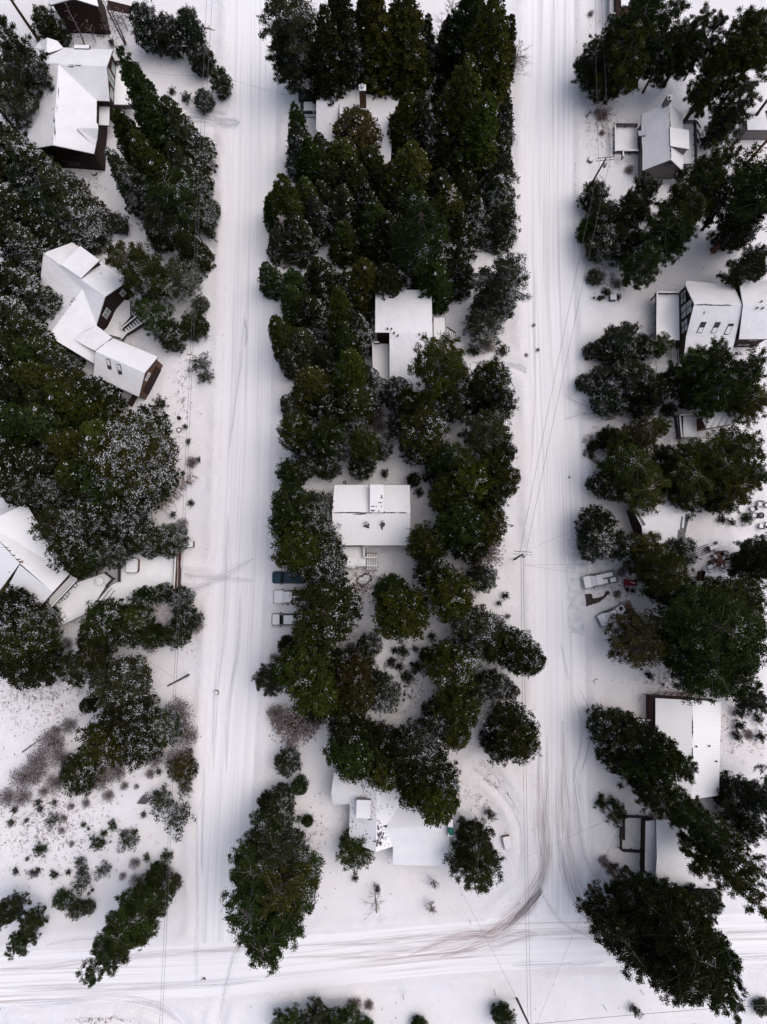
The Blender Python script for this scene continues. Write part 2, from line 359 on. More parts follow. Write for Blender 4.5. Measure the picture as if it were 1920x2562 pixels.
def road_mat(name, dirt, ruts, seed, amt=.5, streak=(.52,.51,.555)):
    m, t, b = newmat(name)
    uv = N(t, 'ShaderNodeUVMap'); sx = N(t, 'ShaderNodeSeparateXYZ'); t.links.new(uv.outputs[0], sx.inputs[0])
    def stretched(su, sv, det, off):
        mp = N(t, 'ShaderNodeMapping'); mp.inputs['Scale'].default_value = (su, sv, 1); mp.inputs['Location'].default_value = (off, off*1.7, 0)
        t.links.new(uv.outputs[0], mp.inputs['Vector']); n = N(t, 'ShaderNodeTexNoise', Scale=1, Detail=det); n.inputs['Roughness'].default_value=.65
        t.links.new(mp.outputs[0], n.inputs['Vector']); return n.outputs['Fac']
    a = stretched(20, .022, 4, seed); c = stretched(3.0, .03, 2, seed+5); d = stretched(40, .25, 3, seed+9)
    rut = ramp(t, sx.outputs[0], [(0,(0,0,0))]+[(p,(v,v,v)) for p, v in ruts]+[(1,(0,0,0))])
    # u runs 0..1 across after scaling (uv.x is metres / width)
    st = ramp(t, a, [(.44,(0,0,0)),(.66,(1,1,1))])
    m1 = N(t, 'ShaderNodeMath', operation='MULTIPLY'); t.links.new(st.outputs[0], m1.inputs[0]); t.links.new(rut.outputs[0], m1.inputs[1])
    m2 = N(t, 'ShaderNodeMath', operation='MULTIPLY'); t.links.new(m1.outputs[0], m2.inputs[0]); m2.inputs[1].default_value = amt
    base = ramp(t, c, [(.3,(.80,.785,.82)),(.7,(.835,.815,.83))])
    mx = N(t, 'ShaderNodeMixRGB'); t.links.new(m2.outputs[0], mx.inputs[0]); t.links.new(base.outputs[0], mx.inputs[1]); mx.inputs[2].default_value=(*streak,1)
    out = mx
    if dirt:
        dm = ramp(t, c, [(.42,(0,0,0)),(.62,(1,1,1))]); ds = ramp(t, a, [(.50,(0,0,0)),(.62,(1,1,1))])
        m3 = N(t, 'ShaderNodeMath', operation='MULTIPLY'); t.links.new(dm.outputs[0], m3.inputs[0]); t.links.new(ds.outputs[0], m3.inputs[1])
        m4 = N(t, 'ShaderNodeMath', operation='MULTIPLY'); t.links.new(m3.outputs[0], m4.inputs[0]); m4.inputs[1].default_value = dirt
        out = N(t, 'ShaderNodeMixRGB'); t.links.new(m4.outputs[0], out.inputs[0]); t.links.new(mx.outputs[0], out.inputs[1]); out.inputs[2].default_value=(.48,.39,.37,1)
    t.links.new(out.outputs[0], b.inputs['Base Color'])
    bp = N(t, 'ShaderNodeBump', Strength=.35, Distance=.10); t.links.new(a, bp.inputs['Height'])
    bp2 = N(t, 'ShaderNodeBump', Strength=.2, Distance=.05); t.links.new(d, bp2.inputs['Height']); t.links.new(bp.outputs[0], bp2.inputs['Normal'])
    t.links.new(bp2.outputs[0], b.inputs['Normal']); return m
# uv.x = metres across /width in 0..1 -> mapping scale multiplies by 'su' per road width, so scale accordingly
M['road_left'] = road_mat('packed_snow_left', 0, [(.15,.2),(.3,.75),(.42,.25),(.55,.7),(.68,.3),(.8,.7),(.9,.2)], 1, .85)
M['road_right'] = road_mat('packed_snow_right', .25, [(.12,.25),(.26,1),(.36,.35),(.44,.9),(.56,.35),(.68,.7),(.82,.2)], 3, .75)
M['cross_road'] = road_mat('packed_snow_cross', .75, [(.1,.2),(.3,.8),(.5,.4),(.7,.8),(.9,.2)], 7, .5)
def strip(name, L, w, mat, z, nu=8, uvs=7.6, parent=None):
    L = np.array(L); tn = np.gradient(L, axis=0); tn /= np.linalg.norm(tn, axis=1)[:,None]; nr = np.stack([tn[:,1], -tn[:,0]], -1)
    s = np.concatenate([[0], np.cumsum(np.linalg.norm(np.diff(L, axis=0), axis=1))])
    us = np.linspace(0, 1, nu+1); V = []; UV = []
    ww = w if hasattr(w, '__len__') else [w]*len(L)
    for i in range(len(L)):
        for u in us: q = L[i]+nr[i]*(u-.5)*ww[i]; V.append((q[0], q[1], z)); UV.append((u, s[i]))
    k = nu+1; F = np.array([[i*k+j, i*k+j+1, (i+1)*k+j+1, (i+1)*k+j] for i in range(len(L)-1) for j in range(nu)])
    me = npmesh(name, np.array(V), F, [mat])
    ul = me.uv_layers.new(name='UVMap'); li = np.empty(len(me.loops), np.int32); me.loops.foreach_get('vertex_index', li)
    ul.data.foreach_set('uv', np.array(UV, np.float32)[li].ravel())
    o = bpy.data.objects.new(name, me); return link(o, parent)
def fix_flip(o):
    if o.data.polygons[0].normal.z < 0: o.data.flip_normals()
for k, (n, L, w_) in enumerate(ROADL):
    o = strip(n, L, w_+.5, n, -.03+.006*k); fix_flip(o); struct(o)

# tyre tracks: ribbons of compressed, dirty snow following the curves seen at the junction and the driveways
def track_mat(name, col, thr, su=1.0, sv=.12, seed=0):
    m, t, b = newmat(name)
    uv = N(t, 'ShaderNodeUVMap'); mp = N(t, 'ShaderNodeMapping'); mp.inputs['Scale'].default_value=(su, sv, 1); mp.inputs['Location'].default_value=(seed,seed,0)
    t.links.new(uv.outputs[0], mp.inputs['Vector']); n = N(t, 'ShaderNodeTexNoise', Scale=1, Detail=4); n.inputs['Roughness'].default_value=.7
    t.links.new(mp.outputs[0], n.inputs['Vector'])
    r = ramp(t, n.outputs['Fac'], [(thr-.04,(0,0,0)),(thr+.24,(1,1,1))])
    sx = N(t, 'ShaderNodeSeparateXYZ'); t.links.new(uv.outputs[0], sx.inputs[0])
    e = ramp(t, sx.outputs[0], [(0,(0,0,0)),(.35,(.8,.8,.8)),(.65,(.8,.8,.8)),(1,(0,0,0))])
    mu = N(t, 'ShaderNodeMath', operation='MULTIPLY'); t.links.new(r.outputs[0], mu.inputs[0]); t.links.new(e.outputs[0], mu.inputs[1])
    b.inputs['Base Color'].default_value = (*col, 1)
    m6 = N(t, 'ShaderNodeMath', operation='MULTIPLY'); t.links.new(mu.outputs[0], m6.inputs[0]); m6.inputs[1].default_value = .72 if 'dirt' in name else .85
    t.links.new(m6.outputs[0], b.inputs['Alpha']); return m
M['track_grey'] = track_mat('tyre_track_grey', (.50,.495,.545), .46, 9, .07)
M['track_faint'] = track_mat('tyre_track_faint', (.60,.59,.63), .46, 10, .07, 3)
M['track_dirt'] = track_mat('tyre_track_dirt', (.42,.33,.32), .45, 12, .14, 6)
M['slush'] = track_mat('grey_slush', (.52,.52,.565), .38, 6, .35, 2)

for k, (c, pts, wd, mt) in enumerate(TR):
    L = smooth_line(np.array([Q(c, x, y)[:2] for x, y in pts]), 10)
    tt_ = np.linspace(0, 1, len(L)); wd = wd*np.clip(np.minimum(tt_, 1-tt_)*6, .12, 1)
    o = strip('tyre_tracks', L, wd, mt, .004+.003*k, nu=4); fix_flip(o); struct(o)
    if min(dist_line(L[:,0], L[:,1], RL).min()-rw/2 for _, RL, rw in ROADL) > 1.5: pass
# these lie partly on rougher snow, so lift them just enough to stay above it
def slab(name, c, pts, z, mat, kind='structure', rough=.4, seed=1, n=7):
    rng = random.Random(seed); W = [Q(c, x, y) for x, y in pts]; out = []
    for i in range(len(W)):
        a, b = W[i], W[(i+1) % len(W)]
        for k in range(n):
            p = a.lerp(b, k/n); out.append((p.x+rng.uniform(-1,1)*rough, p.y+rng.uniform(-1,1)*rough))
    mb = MB().prism(out, z-.25, z); o = mb.build(name, mat); o['kind'] = kind; return o
slab('bare_ground_patch', 8, [(476,535),(515,530),(525,562),(560,558),(600,545),(605,522),(625,513),(636,525),(600,560),(560,590),(520,602),(484,614)], .31, 'soil', rough=.07, n=4)
slab('driveway', 8, [(362,170),(470,200),(478,520),(470,800),(370,780),(360,450)], .035, 'snow', rough=.12)
M['slushpatch'] = noisy('grey_driven_slush', (.54,.54,.585), (.76,.755,.785), 1.1, .8, .6, 5, detail=7, lo=.3, hi=.66)
slab('slush_patch', 8, [(362,170),(470,200),(478,520),(470,800),(370,780),(360,450)], .05, 'slushpatch', rough=.2, seed=4)
slab('slush_patch', 8, [(400,180),(640,320),(770,380),(690,470),(500,520),(420,400)], .15, 'slushpatch', rough=.3, seed=5)

def walk(name, c, pts, z, mat): return slab(name, c, pts, z, mat, rough=.03, n=1)
# ------------------------------------------------------------------ houses
HTOP = {}
def tri_height(tris, x, y):
    best = None
    for a, b, c in tris:
        d = (b.y-c.y)*(a.x-c.x)+(c.x-b.x)*(a.y-c.y)
        if abs(d) < 1e-9: continue
        u = ((b.y-c.y)*(x-c.x)+(c.x-b.x)*(y-c.y))/d; v = ((c.y-a.y)*(x-c.x)+(a.x-c.x)*(y-c.y))/d; q = 1-u-v
        if min(u, v, q) > -.02:
            z = u*a.z+v*b.z+q*c.z
            if best is None or z > best: best = z
    return best
def inset(poly, d):
    n = len(poly); ar = sum(poly[i].x*poly[(i+1)%n].y-poly[(i+1)%n].x*poly[i].y for i in range(n)); sg = 1 if ar > 0 else -1
    out = []
    for i in range(n):
        p0, p1, p2 = poly[i-1], poly[i], poly[(i+1)%n]
        a = (p1-p0).to_2d(); b = (p2-p1).to_2d()
        if a.length < 1e-6 or b.length < 1e-6: out.append(p1.copy()); continue
        a.normalize(); b.normalize(); n1 = Vector((-a.y, a.x))*sg; n2 = Vector((-b.y, b.x))*sg
        m = n1+n2; 
        if m.length < .3: m = n1
        m.normalize(); k = d/max(m.dot(n1), .5); out.append(Vector((p1.x+m.x*k, p1.y+m.y*k, p1.z)))
    return out
def roof_shell(polys, t, dz, grow=0.0):
    bm = bmesh.new(); cache = {}
    allp = [p for q in polys for p in q]; cx = sum(p.x for p in allp)/len(allp); cy = sum(p.y for p in allp)/len(allp)
    def vert(p):
        k = (round(p.x,2), round(p.y,2), round(p.z,2))
        if k not in cache:
            s = 1+grow; cache[k] = bm.verts.new((cx+(p.x-cx)*s, cy+(p.y-cy)*s, p.z+dz))
        return cache[k]
    for q in polys:
        for tri in tessellate_polygon([q]):
            vs_ = [vert(q[i]) for i in tri]
            if len(set(vs_)) == 3:
                try: f = bm.faces.new(vs_)
                except ValueError: continue
                f.normal_update()
                if f.normal.z < 0: f.normal_flip()
    bm.edges.ensure_lookup_table(); be = [e for e in bm.edges if len(e.link_faces) == 1]; fs = list(bm.faces)
    low = {v: bm.verts.new((v.co.x, v.co.y, v.co.z-t)) for v in list(bm.verts)}
    for f in fs: bm.faces.new([low[v] for v in reversed(f.verts)])
    for e in be:
        f = e.link_faces[0]; a, b = e.verts
        lp = [l for l in f.loops if l.edge == e][0]; a, b = lp.vert, lp.link_loop_next.vert
        bm.faces.new([b, a, low[a], low[b]])
    return bm
def bmobj(name, bm, mat, root):
    base = Vector(root.location); p = root.parent
    while p is not None: base = base+Vector(p.location); p = p.parent
    bmesh.ops.translate(bm, verts=bm.verts, vec=-base)
    me = bpy.data.meshes.new(name); bm.to_mesh(me); bm.free()
    me.materials.append(M[mat]); o = bpy.data.objects.new(name, me); return link(o, root)
def roofpart(root, c, polys, snow='roofsnow', fascia='fascia', name='roof', t=.15, lip=.004):
    W = [[Q(c, *p) for p in q] for q in polys]
    rf = bmobj(name, roof_shell(W, .20, -t, lip), fascia, root)
    bmobj('snow_cover', roof_shell(W, t-.012, 0), snow, rf)
    return W, rf
def walls(root, c, outl, W, mat, over=.35, z0=-.3, name='wall', zmax=None):
    tris = [[q[i] for i in tr] for q in W for tr in tessellate_polygon([q])]
    poly = inset([Q(c, *p) for p in outl], over); vs_ = []; n = len(poly); ring = []
    for i in range(n):
        a, b = poly[i], poly[(i+1)%n]; k = max(1, int((b-a).length/.4))
        for j in range(k):
            p = a.lerp(b, j/k); z = tri_height(tris, p.x, p.y); z = (p.z if z is None else z)-.34
            if zmax: z = min(z, zmax)
            ring.append((p.x, p.y, z))
    vs_ = [(x, y, z0) for x, y, z in ring]+ring; m = len(ring)
    fs = [[i, (i+1)%m, m+(i+1)%m, m+i] for i in range(m)]
    mb = MB().add(vs_, fs); child_world(mb, name, mat, root)
    return poly
def house(name, label, c, origin, polys, outlines, wall, snow='roofsnow', over=.35, fascia='fascia', cat='house'):
    o = Q(c, *origin); root = empty(name, (o.x, o.y, 0), label, cat)
    W, rf = roofpart(root, c, polys, snow, fascia)
    ps = [walls(root, c, ol, W, wall, over) for ol in outlines]
    return root, rf, ps, W
def surf(W, x, y): 
    return tri_height([[q[i] for i in tr] for q in W for tr in tessellate_polygon([q])], x, y)
def wwin(root, a, b, t0, t1, z0, z1, out=.06, frame='white', glass='glass', mull=0):
    """window on the wall that runs a->b (world xy); t in 0..1 along it"""
    a = Vector((a[0],a[1],0)); b = Vector((b[0],b[1],0)); d = (b-a); L = d.length; d.normalize(); n = Vector((d.y,-d.x,0))
    c_ = Vector(root.location); c_.z = 0
    if n.dot((a+b)/2-c_) < 0: n = -n
    p = a+d*(L*t0); q = a+d*(L*t1); ang = math.atan2(d.y, d.x); mid = (p+q)/2; wd = (q-p).length
    fr = MB(); f = .08
    for zz in (z0, z1): fr.box((mid.x+n.x*out, mid.y+n.y*out, zz), (wd+2*f, .10, f), ang)
    for r_ in [p, q]+[p.lerp(q, (k+1)/(mull+1)) for k in range(mull)]: fr.box((r_.x+n.x*out, r_.y+n.y*out, (z0+z1)/2), (f, .096, z1-z0), ang)
    w_ = child_world(fr, 'window', frame, root)
    g = MB().box((mid.x+n.x*(out-.01), mid.y+n.y*(out-.01), (z0+z1)/2), (wd, .05, z1-z0-f), ang)
    child_world(g, 'pane', glass, w_)
def rails(root, pts, z, h=1.0, mat='white', post='rail', cap='white', step=1.6, slats=False, mid=True):
    """railing along world points at deck height z"""
    mb = MB(); tp = MB()
    for i in range(len(pts)-1):
        a = Vector((pts[i][0], pts[i][1], 0)); b = Vector((pts[i+1][0], pts[i+1][1], 0)); L = (b-a).length; k = max(1, round(L/step))
        for j in range(k+1):
            p = a.lerp(b, j/k); mb.box((p.x, p.y, z+h/2-.05), (.15,.15,h))
        if mid: 
            for zz in (.3,.62): mb.bar((a.x,a.y,z+h*zz), (b.x,b.y,z+h*zz), .11, .08)
        if slats:
            kk = max(2, int(L/.28))
            for j in range(kk): p = a.lerp(b, (j+.5)/kk); mb.box((p.x,p.y,z+h/2), (.07,.07,h-.08))
        tp.bar((a.x,a.y,z+h), (b.x,b.y,z+h), .21, .10)
    r = child_world(mb, 'railing', post, root); child_world(tp, 'rail_cap', cap, r); return r
def deck(root, c, pts, z, mat='rail', snow='snow', name='deck', legs=True):
    W = [Q(c, x, y, z) for x, y in pts]
    d = MB().prism([(p.x, p.y) for p in W], z-.30, z-.08)
    if legs:
        for p in W: d.box((p.x*.995+root.location.x*.005, p.y*.995+root.location.y*.005, (z-.3)/2-.1), (.16,.16,max(z-.1,.2)))
    dk = child_world(d, name, mat, root)
    ins = inset(W, .05); child_world(MB().prism([(p.x,p.y) for p in ins], z-.078, z+.02), 'deck_snow', snow, dk)
    return W, dk
def stairs(root, a, b, w_, z0, z1, n=7, mat='rail', snow='snow', name='stairs'):
    a = Vector(a); b = Vector(b); d = (b-a).to_2d(); L = d.length; d.normalize(); ang = math.atan2(d.y, d.x)
    mb = MB(); sb = MB()
    for i in range(n):
        t = (i+.5)/n; z = z0+(z1-z0)*(i+1)/n; p = (a.x+d.x*L*t, a.y+d.y*L*t)
        mb.box((p[0], p[1], z-.05), (L/n*.98, w_, .08), ang); sb.box((p[0], p[1], z+.015), (L/n*.62, w_*.92, .04), ang)
    for s in (-1, 1):
        nx_, ny_ = -d.y*s*w_/2, d.x*s*w_/2
        mb.bar((a.x+nx_, a.y+ny_, z0-.05), (b.x+nx_, b.y+ny_, z1-.1), .08, .3)
    st = child_world(mb, name, mat, root); child_world(sb, 'tread_snow', snow, st); return st
def vents(root, c, pts, W, h=.5, r=.09, mat='rail', name='roof_vent'):
    for x, y in pts:
        # first guess of the height, then refine
        z = 5.0
        for _ in range(3):
            p = Q(c, x, y, z); zz = surf(W, p.x, p.y); z = zz if zz is not None else z
        mb = MB().tube([(p.x,p.y,z-.2),(p.x,p.y,z+h)], r, 8); mb.lathe((p.x,p.y,z+h), [(r*1.5,0),(r*1.5,.06),(.02,.12)], 8)
        v = child_world(mb, name, mat, root)
def rnd_patch(c, x, y, rx, ry, W, seed, n=26, dz=.012, irr=.35, rot=0):
    rng = random.Random(seed); z = 5
    out = []
    for i in range(n):
        a = 2*math.pi*i/n; k = 1+rng.uniform(-irr, irr); ux, uy = rx*k*math.cos(a), ry*k*math.sin(a)
        px, py = x+ux*math.cos(rot)-uy*math.sin(rot), y+ux*math.sin(rot)+uy*math.cos(rot)
        z = 5
        for _ in range(4):
            p = Q(c, px, py, z); zz = surf(W, p.x, p.y); z = zz if zz is not None else z
        out.append(Vector((p.x, p.y, z+dz)))
    cen = sum(out, Vector())/n; m = len(out)
    return MB().add(out+[cen], [[i, (i+1)%m, m] for i in range(m)][::1])
def flipup(o):
    for f in o.data.polygons:
        if f.normal.z < 0: f.flip()
def bare(root, c, lst, W, mat='shingle', name='bare_roof_patch', irr=.35):
    mb = MB()
    mn = .085*CROP[c][2]*16.8
    for k, (x, y, rx, ry) in enumerate(lst):
        rx, ry = max(rx, mn), max(ry, mn)
        q = rnd_patch(c, x, y, rx, ry, W, int(x*7+y), irr=irr); o = child_world(q, name, mat, root); flipup(o)
    return o
def slopebox(root, c, pts, z, h, mat, name, snow=None, inner=None):
    W = [Q(c, x, y, z+h) for x, y in pts]
    o = child_world(MB().prism([(p.x,p.y) for p in W], z-.5, z+h), name, mat, root)
    if snow:
        ins = inset(W, .04); child_world(MB().prism([(p.x,p.y) for p in ins], z+h+.002, z+h+.12), 'snow_cap', snow, o)
    return o

# --- top left: big brown cross-gabled house
r, e = 8.4, 5.6
hA = [[(318,750,r),(410,560,e),(1360,595,e),(1285,800,r),(705,775,r)],
      [(705,775,r),(1285,800,r),(1320,1215,e),(1165,1208,e)],
      [(318,750,r),(705,775,r),(360,1150,e)],
      [(705,775,r),(640,1745,r),(325,1800,e),(360,1150,e)],
      [(705,775,r),(1165,1208,e),(1160,1480,e),(1165,1690,e),(1132,1850,e),(640,1745,r)]]
root, rf, ps, W = house('brown_house', 'large dark brown house with snowy cross gabled roof beside the tall green conifers', 'A', (700,1200,5.6), hA,
    [[(335,742,7.9),(410,560,e),(1360,595,e),(1320,1215,e),(1165,1208,e),(1132,1850,e),(325,1800,e),(360,1150,e)]], 'brown')
landmark('the big cross-gabled brown house', 'A', 740, 1150)
Wd, rd = roofpart(root, 'A', [[(570,452,7.6),(560,640,7.7),(425,565,5.9),(470,510,5.7)],[(570,452,7.6),(690,490,6.2),(765,575,5.9),(560,640,7.7)]], name='dormer')
Wd, rd = roofpart(root, 'A', [[(925,1540,7.3),(1182,1548,6.7),(1168,1690,5.7),(1130,1760,5.6)],[(925,1540,7.3),(1130,1450,5.7),(1178,1490,5.8),(1182,1548,6.7)]], name='dormer')
slopebox(root, 'A', [(895,542),(1080,546),(1080,590),(895,586)], 4.9, 1.0, 'brown', 'wall_bay', 'roofsnow')
P0 = ps[0]
wwin(root, P0[2], P0[3], .12, .34, 3.3, 5.0, frame='cedar_boards', glass='paleglass'); wwin(root, P0[2], P0[3], .38, .62, 3.3, 6.4, frame='cedar_boards', glass='paleglass', mull=1); wwin(root, P0[2], P0[3], .66, .90, 3.3, 5.0, frame='cedar_boards', glass='paleglass')
wwin(root, P0[5], P0[6], .25, .45, 4.4, 5.3, frame='brown', glass='glass'); wwin(root, P0[5], P0[6], .35, .6, 1.2, 2.3, frame='rail', glass='glass')
bare(root, 'A', [(520,776,150,4),(900,793,90,3),(706,1090,4,60),(690,1300,4,40),(655,1440,6,50),(668,1600,3,80),(642,1312,8,8),(634,1668,5,5),(408,728,6,6)], W, irr=.8)
Wk, dk = deck(root, 'A', [(1385,780),(1640,790),(1600,1270),(1372,1262)], 3.0)
rails(root, [Q('A',x,y,3.95) for x, y in [(1392,742),(1640,750),(1600,1275),(1372,1268)]], 3.0, slats=True, post='rail', cap='rail')
Wk, dk = deck(root, 'A', [(285,690),(350,690),(350,1045),(250,1045)], 2.6); rails(root, [Q('A',x,y,3.5) for x, y in [(345,680),(280,680),(248,1042),(350,1046)]], 2.6, cap='white')
roofpart(root, 'A', [[(1172,1225,3.6),(1318,1225,3.6),(1315,1508,3.4),(1172,1500,3.4)]], name='porch_roof')

# --- top left corner: dark brown house cut by the frame
hN = [[(520,-260,7),(820,-330,9),(930,60,9),(560,110,6.3)],[(820,-330,9),(1220,-280,7),(1180,120,6.3),(930,60,9)]]
hN = [[(480,-330,6.6),(800,-330,8.4),(885,-20,8.4),(600,60,6.6)][::1],[(800,-330,8.4),(1100,-330,6.6),(1185,75,6.6),(885,-20,8.4)]]
root, rf, ps, W = house('dark_cabin', 'dark brown cabin at the top left corner above the bare saplings', 'A', (850,0,5), hN,
    [[(480,-330,6.6),(1100,-330,6.6),(1185,75,6.6),(600,60,6.6)]], 'brown')
landmark('the dark cabin in the top left corner', 'A', 850, 130)
o = Q('A', 1440, 90, 0)
rt = empty('brown_canopy', (o.x,o.y,0), 'flat dark brown bare canopy roof beside the dark cabin', 'canopy')
Wc = [Q('A', x, y, 2.6) for x, y in [(1300,2),(1594,75),(1570,168),(1285,108)]]
child_world(MB().prism([(p.x,p.y) for p in Wc], 2.45, 2.6), 'canopy_roof', 'brown', rt)
lg = [child_world(MB().box((p.x*.98+o.x*.02, p.y*.98+o.y*.02, 1.1), (.14,.14,2.7)), 'post', 'brown', rt) for p in Wc]

# --- top centre house with chimney
W_N = [(385,148,3.4),(860,150,3.4),(860,255,4.0),(860,510,5.8),(598,510,5.8),(598,356,5.0),(330,350,5.0)]
hB = [W_N, [(860,255,4.0),(1308,258,3.9),(1222,510,5.8),(860,510,5.8)], [(330,350,5.0),(598,356,5.0),(560,800,3.1),(430,800,3.1),(330,660,3.4)],
      [(598,510,5.8),(860,510,5.8),(1222,510,5.8),(1185,1060,3.5),(598,1060,3.5)]]
root, rf, ps, W = house('chimney_house', 'snow covered house with tall brown chimney among the dark trees at top centre', 'B', (820,500,4), hB,
    [[(385,148,3.4),(860,150,3.4),(860,258,3.9),(1308,258,3.9),(1185,1060,3.5),(598,1060,3.5),(590,360,3.9),(560,800,3.1),(430,800,3.1),(330,660,3.4),(330,350,4.5)][:6]+[(560,800,3.1),(430,800,3.1),(330,660,3.4),(330,350,4.5)]], 'tan', over=.3)
landmark('the house with the tall brown chimney', 'B', 800, 400)
pb = Q('B', 872, 395, 5.0)
ch = child_world(MB().box((pb.x, pb.y, 6.9), (.95,.8,5.0)), 'chimney', 'cedar_boards', root)
child_world(MB().box((pb.x, pb.y, 9.46), (1.0,.9,.12)), 'snow_cap', 'roofsnow', ch)
child_world(MB().lathe((pb.x, pb.y, 9.5), [(.2,0),(.2,.4),(.32,.42),(.32,.5),(.15,.6)]), 'flue', 'metal', ch)
vents(root, 'B', [(808,415),(760,440),(1034,565)], W)

# --- centre, L-shaped roof with red wall
hC1 = [(777,220,4.9),(1140,220,4.9),(1147,497,6.6),(868,497,6.6),(775,497,6.6)]
hC2 = [(868,497,6.6),(1147,497,6.6),(1152,880,4.3),(868,880,4.3)]
root, rf, ps, W = house('flat_roofed_house', 'house with plain snowy roof stepped on its left, dark red wall by narrow deck', 4, (1000,497,5), [hC1, hC2],
    [[(777,220,4.9),(1140,220,4.9),(1152,880,4.3),(868,880,4.3),(868,497,6.3),(775,497,6.3)]], 'redbrown', over=.25)
landmark('the house with the stepped plain roof', 4, 1000, 480)
vents(root, 4, [(855,477),(880,479),(897,503),(922,522),(1062,514)], W, h=.45)
Wk, dk = deck(root, 4, [(760,566),(866,570),(866,855),(766,855)], 2.8)
rails(root, [Q(4,x,y,3.75) for x, y in [(800,560),(760,560),(766,855),(862,855)]], 2.8, slats=True)
Wk, dk = deck(root, 4, [(1152,400),(1228,400),(1231,552),(1152,552)], 3.0)
stairs(root, Q(4,1232,513,1.4), Q(4,1292,522,1.4), 1.5, 2.8, .9, 5)
walk('path', 4, [(1235,535),(1315,540),(1330,555),(1235,555)], .14, 'cedar_boards')

# --- centre, ribbed gable roof with shed dormer
hD = [[(238,212,4.0),(1440,215,4.0),(1450,655,5.9),(200,655,5.9)],[(200,655,5.9),(1450,655,5.9),(1445,1176,4.0),(215,1176,4.0)]]
root, rf, ps, W = house('ribbed_roof_house', 'house with ribbed snowy gable roof carrying a narrow raised strip and two bare vent patches', 'D', (820,655,5), hD,
    [[(238,212,4.0),(1440,215,4.0),(1445,1176,4.0),(215,1176,4.0)]], 'brown', snow='ribx', over=.4)
landmark('the ribbed-roof house with the raised strip', 'D', 820, 700)
Wd, rd = roofpart(root, 'D', [[(806,208,5.6),(1027,208,5.6),(1028,646,6.5),(800,646,6.5)]], name='shed_dormer', snow='ribx')
walls(rd, 'D', [(806,208,5.6),(1027,208,5.6),(1028,646,6.5),(800,646,6.5)], Wd, 'tan', over=.06, z0=4.0)
bare(rd, 'D', [(990,412,15,18),(990,385,14,3),(850,620,30,14),(945,628,12,14),(850,553,28,7),(905,556,10,9),(990,552,6,12),(970,495,35,4)], Wd, irr=.6)
bare(root, 'D', [(300,656,95,4),(480,654,170,7),(720,660,120,9),(1025,650,30,14),(1130,655,110,6),(1330,655,70,8),(755,858,48,42),(1000,850,42,50),(1000,915,8,22),(640,678,100,2)], W, irr=.35)
for x, y, k in ((748,825,.28),(1003,800,.18)):
    p = Q('D', x, y, 5.6); z = surf(W, p.x, p.y)
    v = child_world(MB().lathe((p.x,p.y,z-.2), [(k*.6,0),(k*.6,.9),(k,.92),(k,1.0),(k*.3,1.1)]), 'flue', 'metal', root)
Wk, dk = deck(root, 'D', [(300,1192),(715,1192),(715,1375),(745,1378),(745,1498),(300,1500)], 1.5)
rails(root, [Q('D',x,y,2.4) for x, y in [(705,1185),(712,1368)]], 1.5, post='tan'); rails(root, [Q('D',x,y,2.4) for x, y in [(300,1500),(745,1498)]], 1.5, post='tan')
stairs(root, Q('D',750,1440,1.2), Q('D',920,1440,.6), 2.6, 1.3, .1, 6, mat='tan')
rails(root, [Q('D',x,y,1.9) for x, y in [(712,1368),(922,1368)]], .9, post='tan'); rails(root, [Q('D',x,y,1.9) for x, y in [(745,1498),(925,1500)]], .9, post='tan')

# --- bottom centre rambling house
hE = [[(665,200,5.6),(650,1065,5.4),(338,940,3.2),(350,515,3.2),(350,200,3.2)],
      [(665,200,5.6),(1000,200,3.4),(1000,410,3.4),(750,788,4.9),(845,1005,4.0),(650,1065,5.4)]]
hE2 = [[(750,788,4.9),(1505,775,5.0),(1485,1228,3.0),(845,1215,3.0),(845,1005,4.0)], [(750,788,4.9),(1000,410,3.4),(1480,420,3.4),(1505,775,5.0)]]
hE3 = [[(135,385,4.7),(510,395,4.9),(420,150,3.4),(165,150,3.3)],[(135,385,4.7),(510,395,4.9),(350,517,3.3),(152,517,3.1)]]
root, rf, ps, W = house('rambling_house', 'rambling low house with dotted snow on shingles, white garage wing and green-topped chimney', 'E', (750,788,4), hE,
    [[(350,200,3.2),(1000,200,3.4),(1000,410,3.4),(750,788,4.4),(845,1005,3.8),(650,1065,5.1),(338,940,3.2)]], 'tan', snow='shingly')
landmark('the rambling house at bottom centre', 'E', 800, 750)
W2, r2 = roofpart(root, 'E', hE2, name='garage_roof'); walls(root, 'E', [(750,788,4.4),(1000,410,3.4),(1480,420,3.4),(1485,1228,3.0),(845,1215,3.0),(845,1005,3.6)], W2, 'tan')
W3, r3 = roofpart(root, 'E', hE3, name='wing_roof'); walls(root, 'E', [(165,150,3.3),(420,150,3.4),(440,400,3.6),(350,517,3.1),(152,517,3.1)], W3, 'tan')
slopebox(root, 'E', [(425,460),(595,466),(590,686),(418,675)], 4.3, 1.2, 'tan', 'raised_flat_roof', 'roofsnow')
bare(root, 'E', [(682,905,26,58),(700,960,22,30),(660,985,12,30),(630,945,18,10),(720,900,14,14),(680,800,12,22),(672,770,8,14),(715,840,9,14),(755,770,22,8),(765,770,10,14),(735,850,10,12)], W, irr=.55)
bare(root, 'E', [(480,452,34,7),(520,444,16,12),(580,690,22,8),(376,558,6,9),(390,322,6,6)], W, irr=.6)
ch = slopebox(root, 'E', [(1482,690),(1540,690),(1538,890),(1475,886)], 3.2, 2.6, 'grey', 'chimney', 'roofsnow')
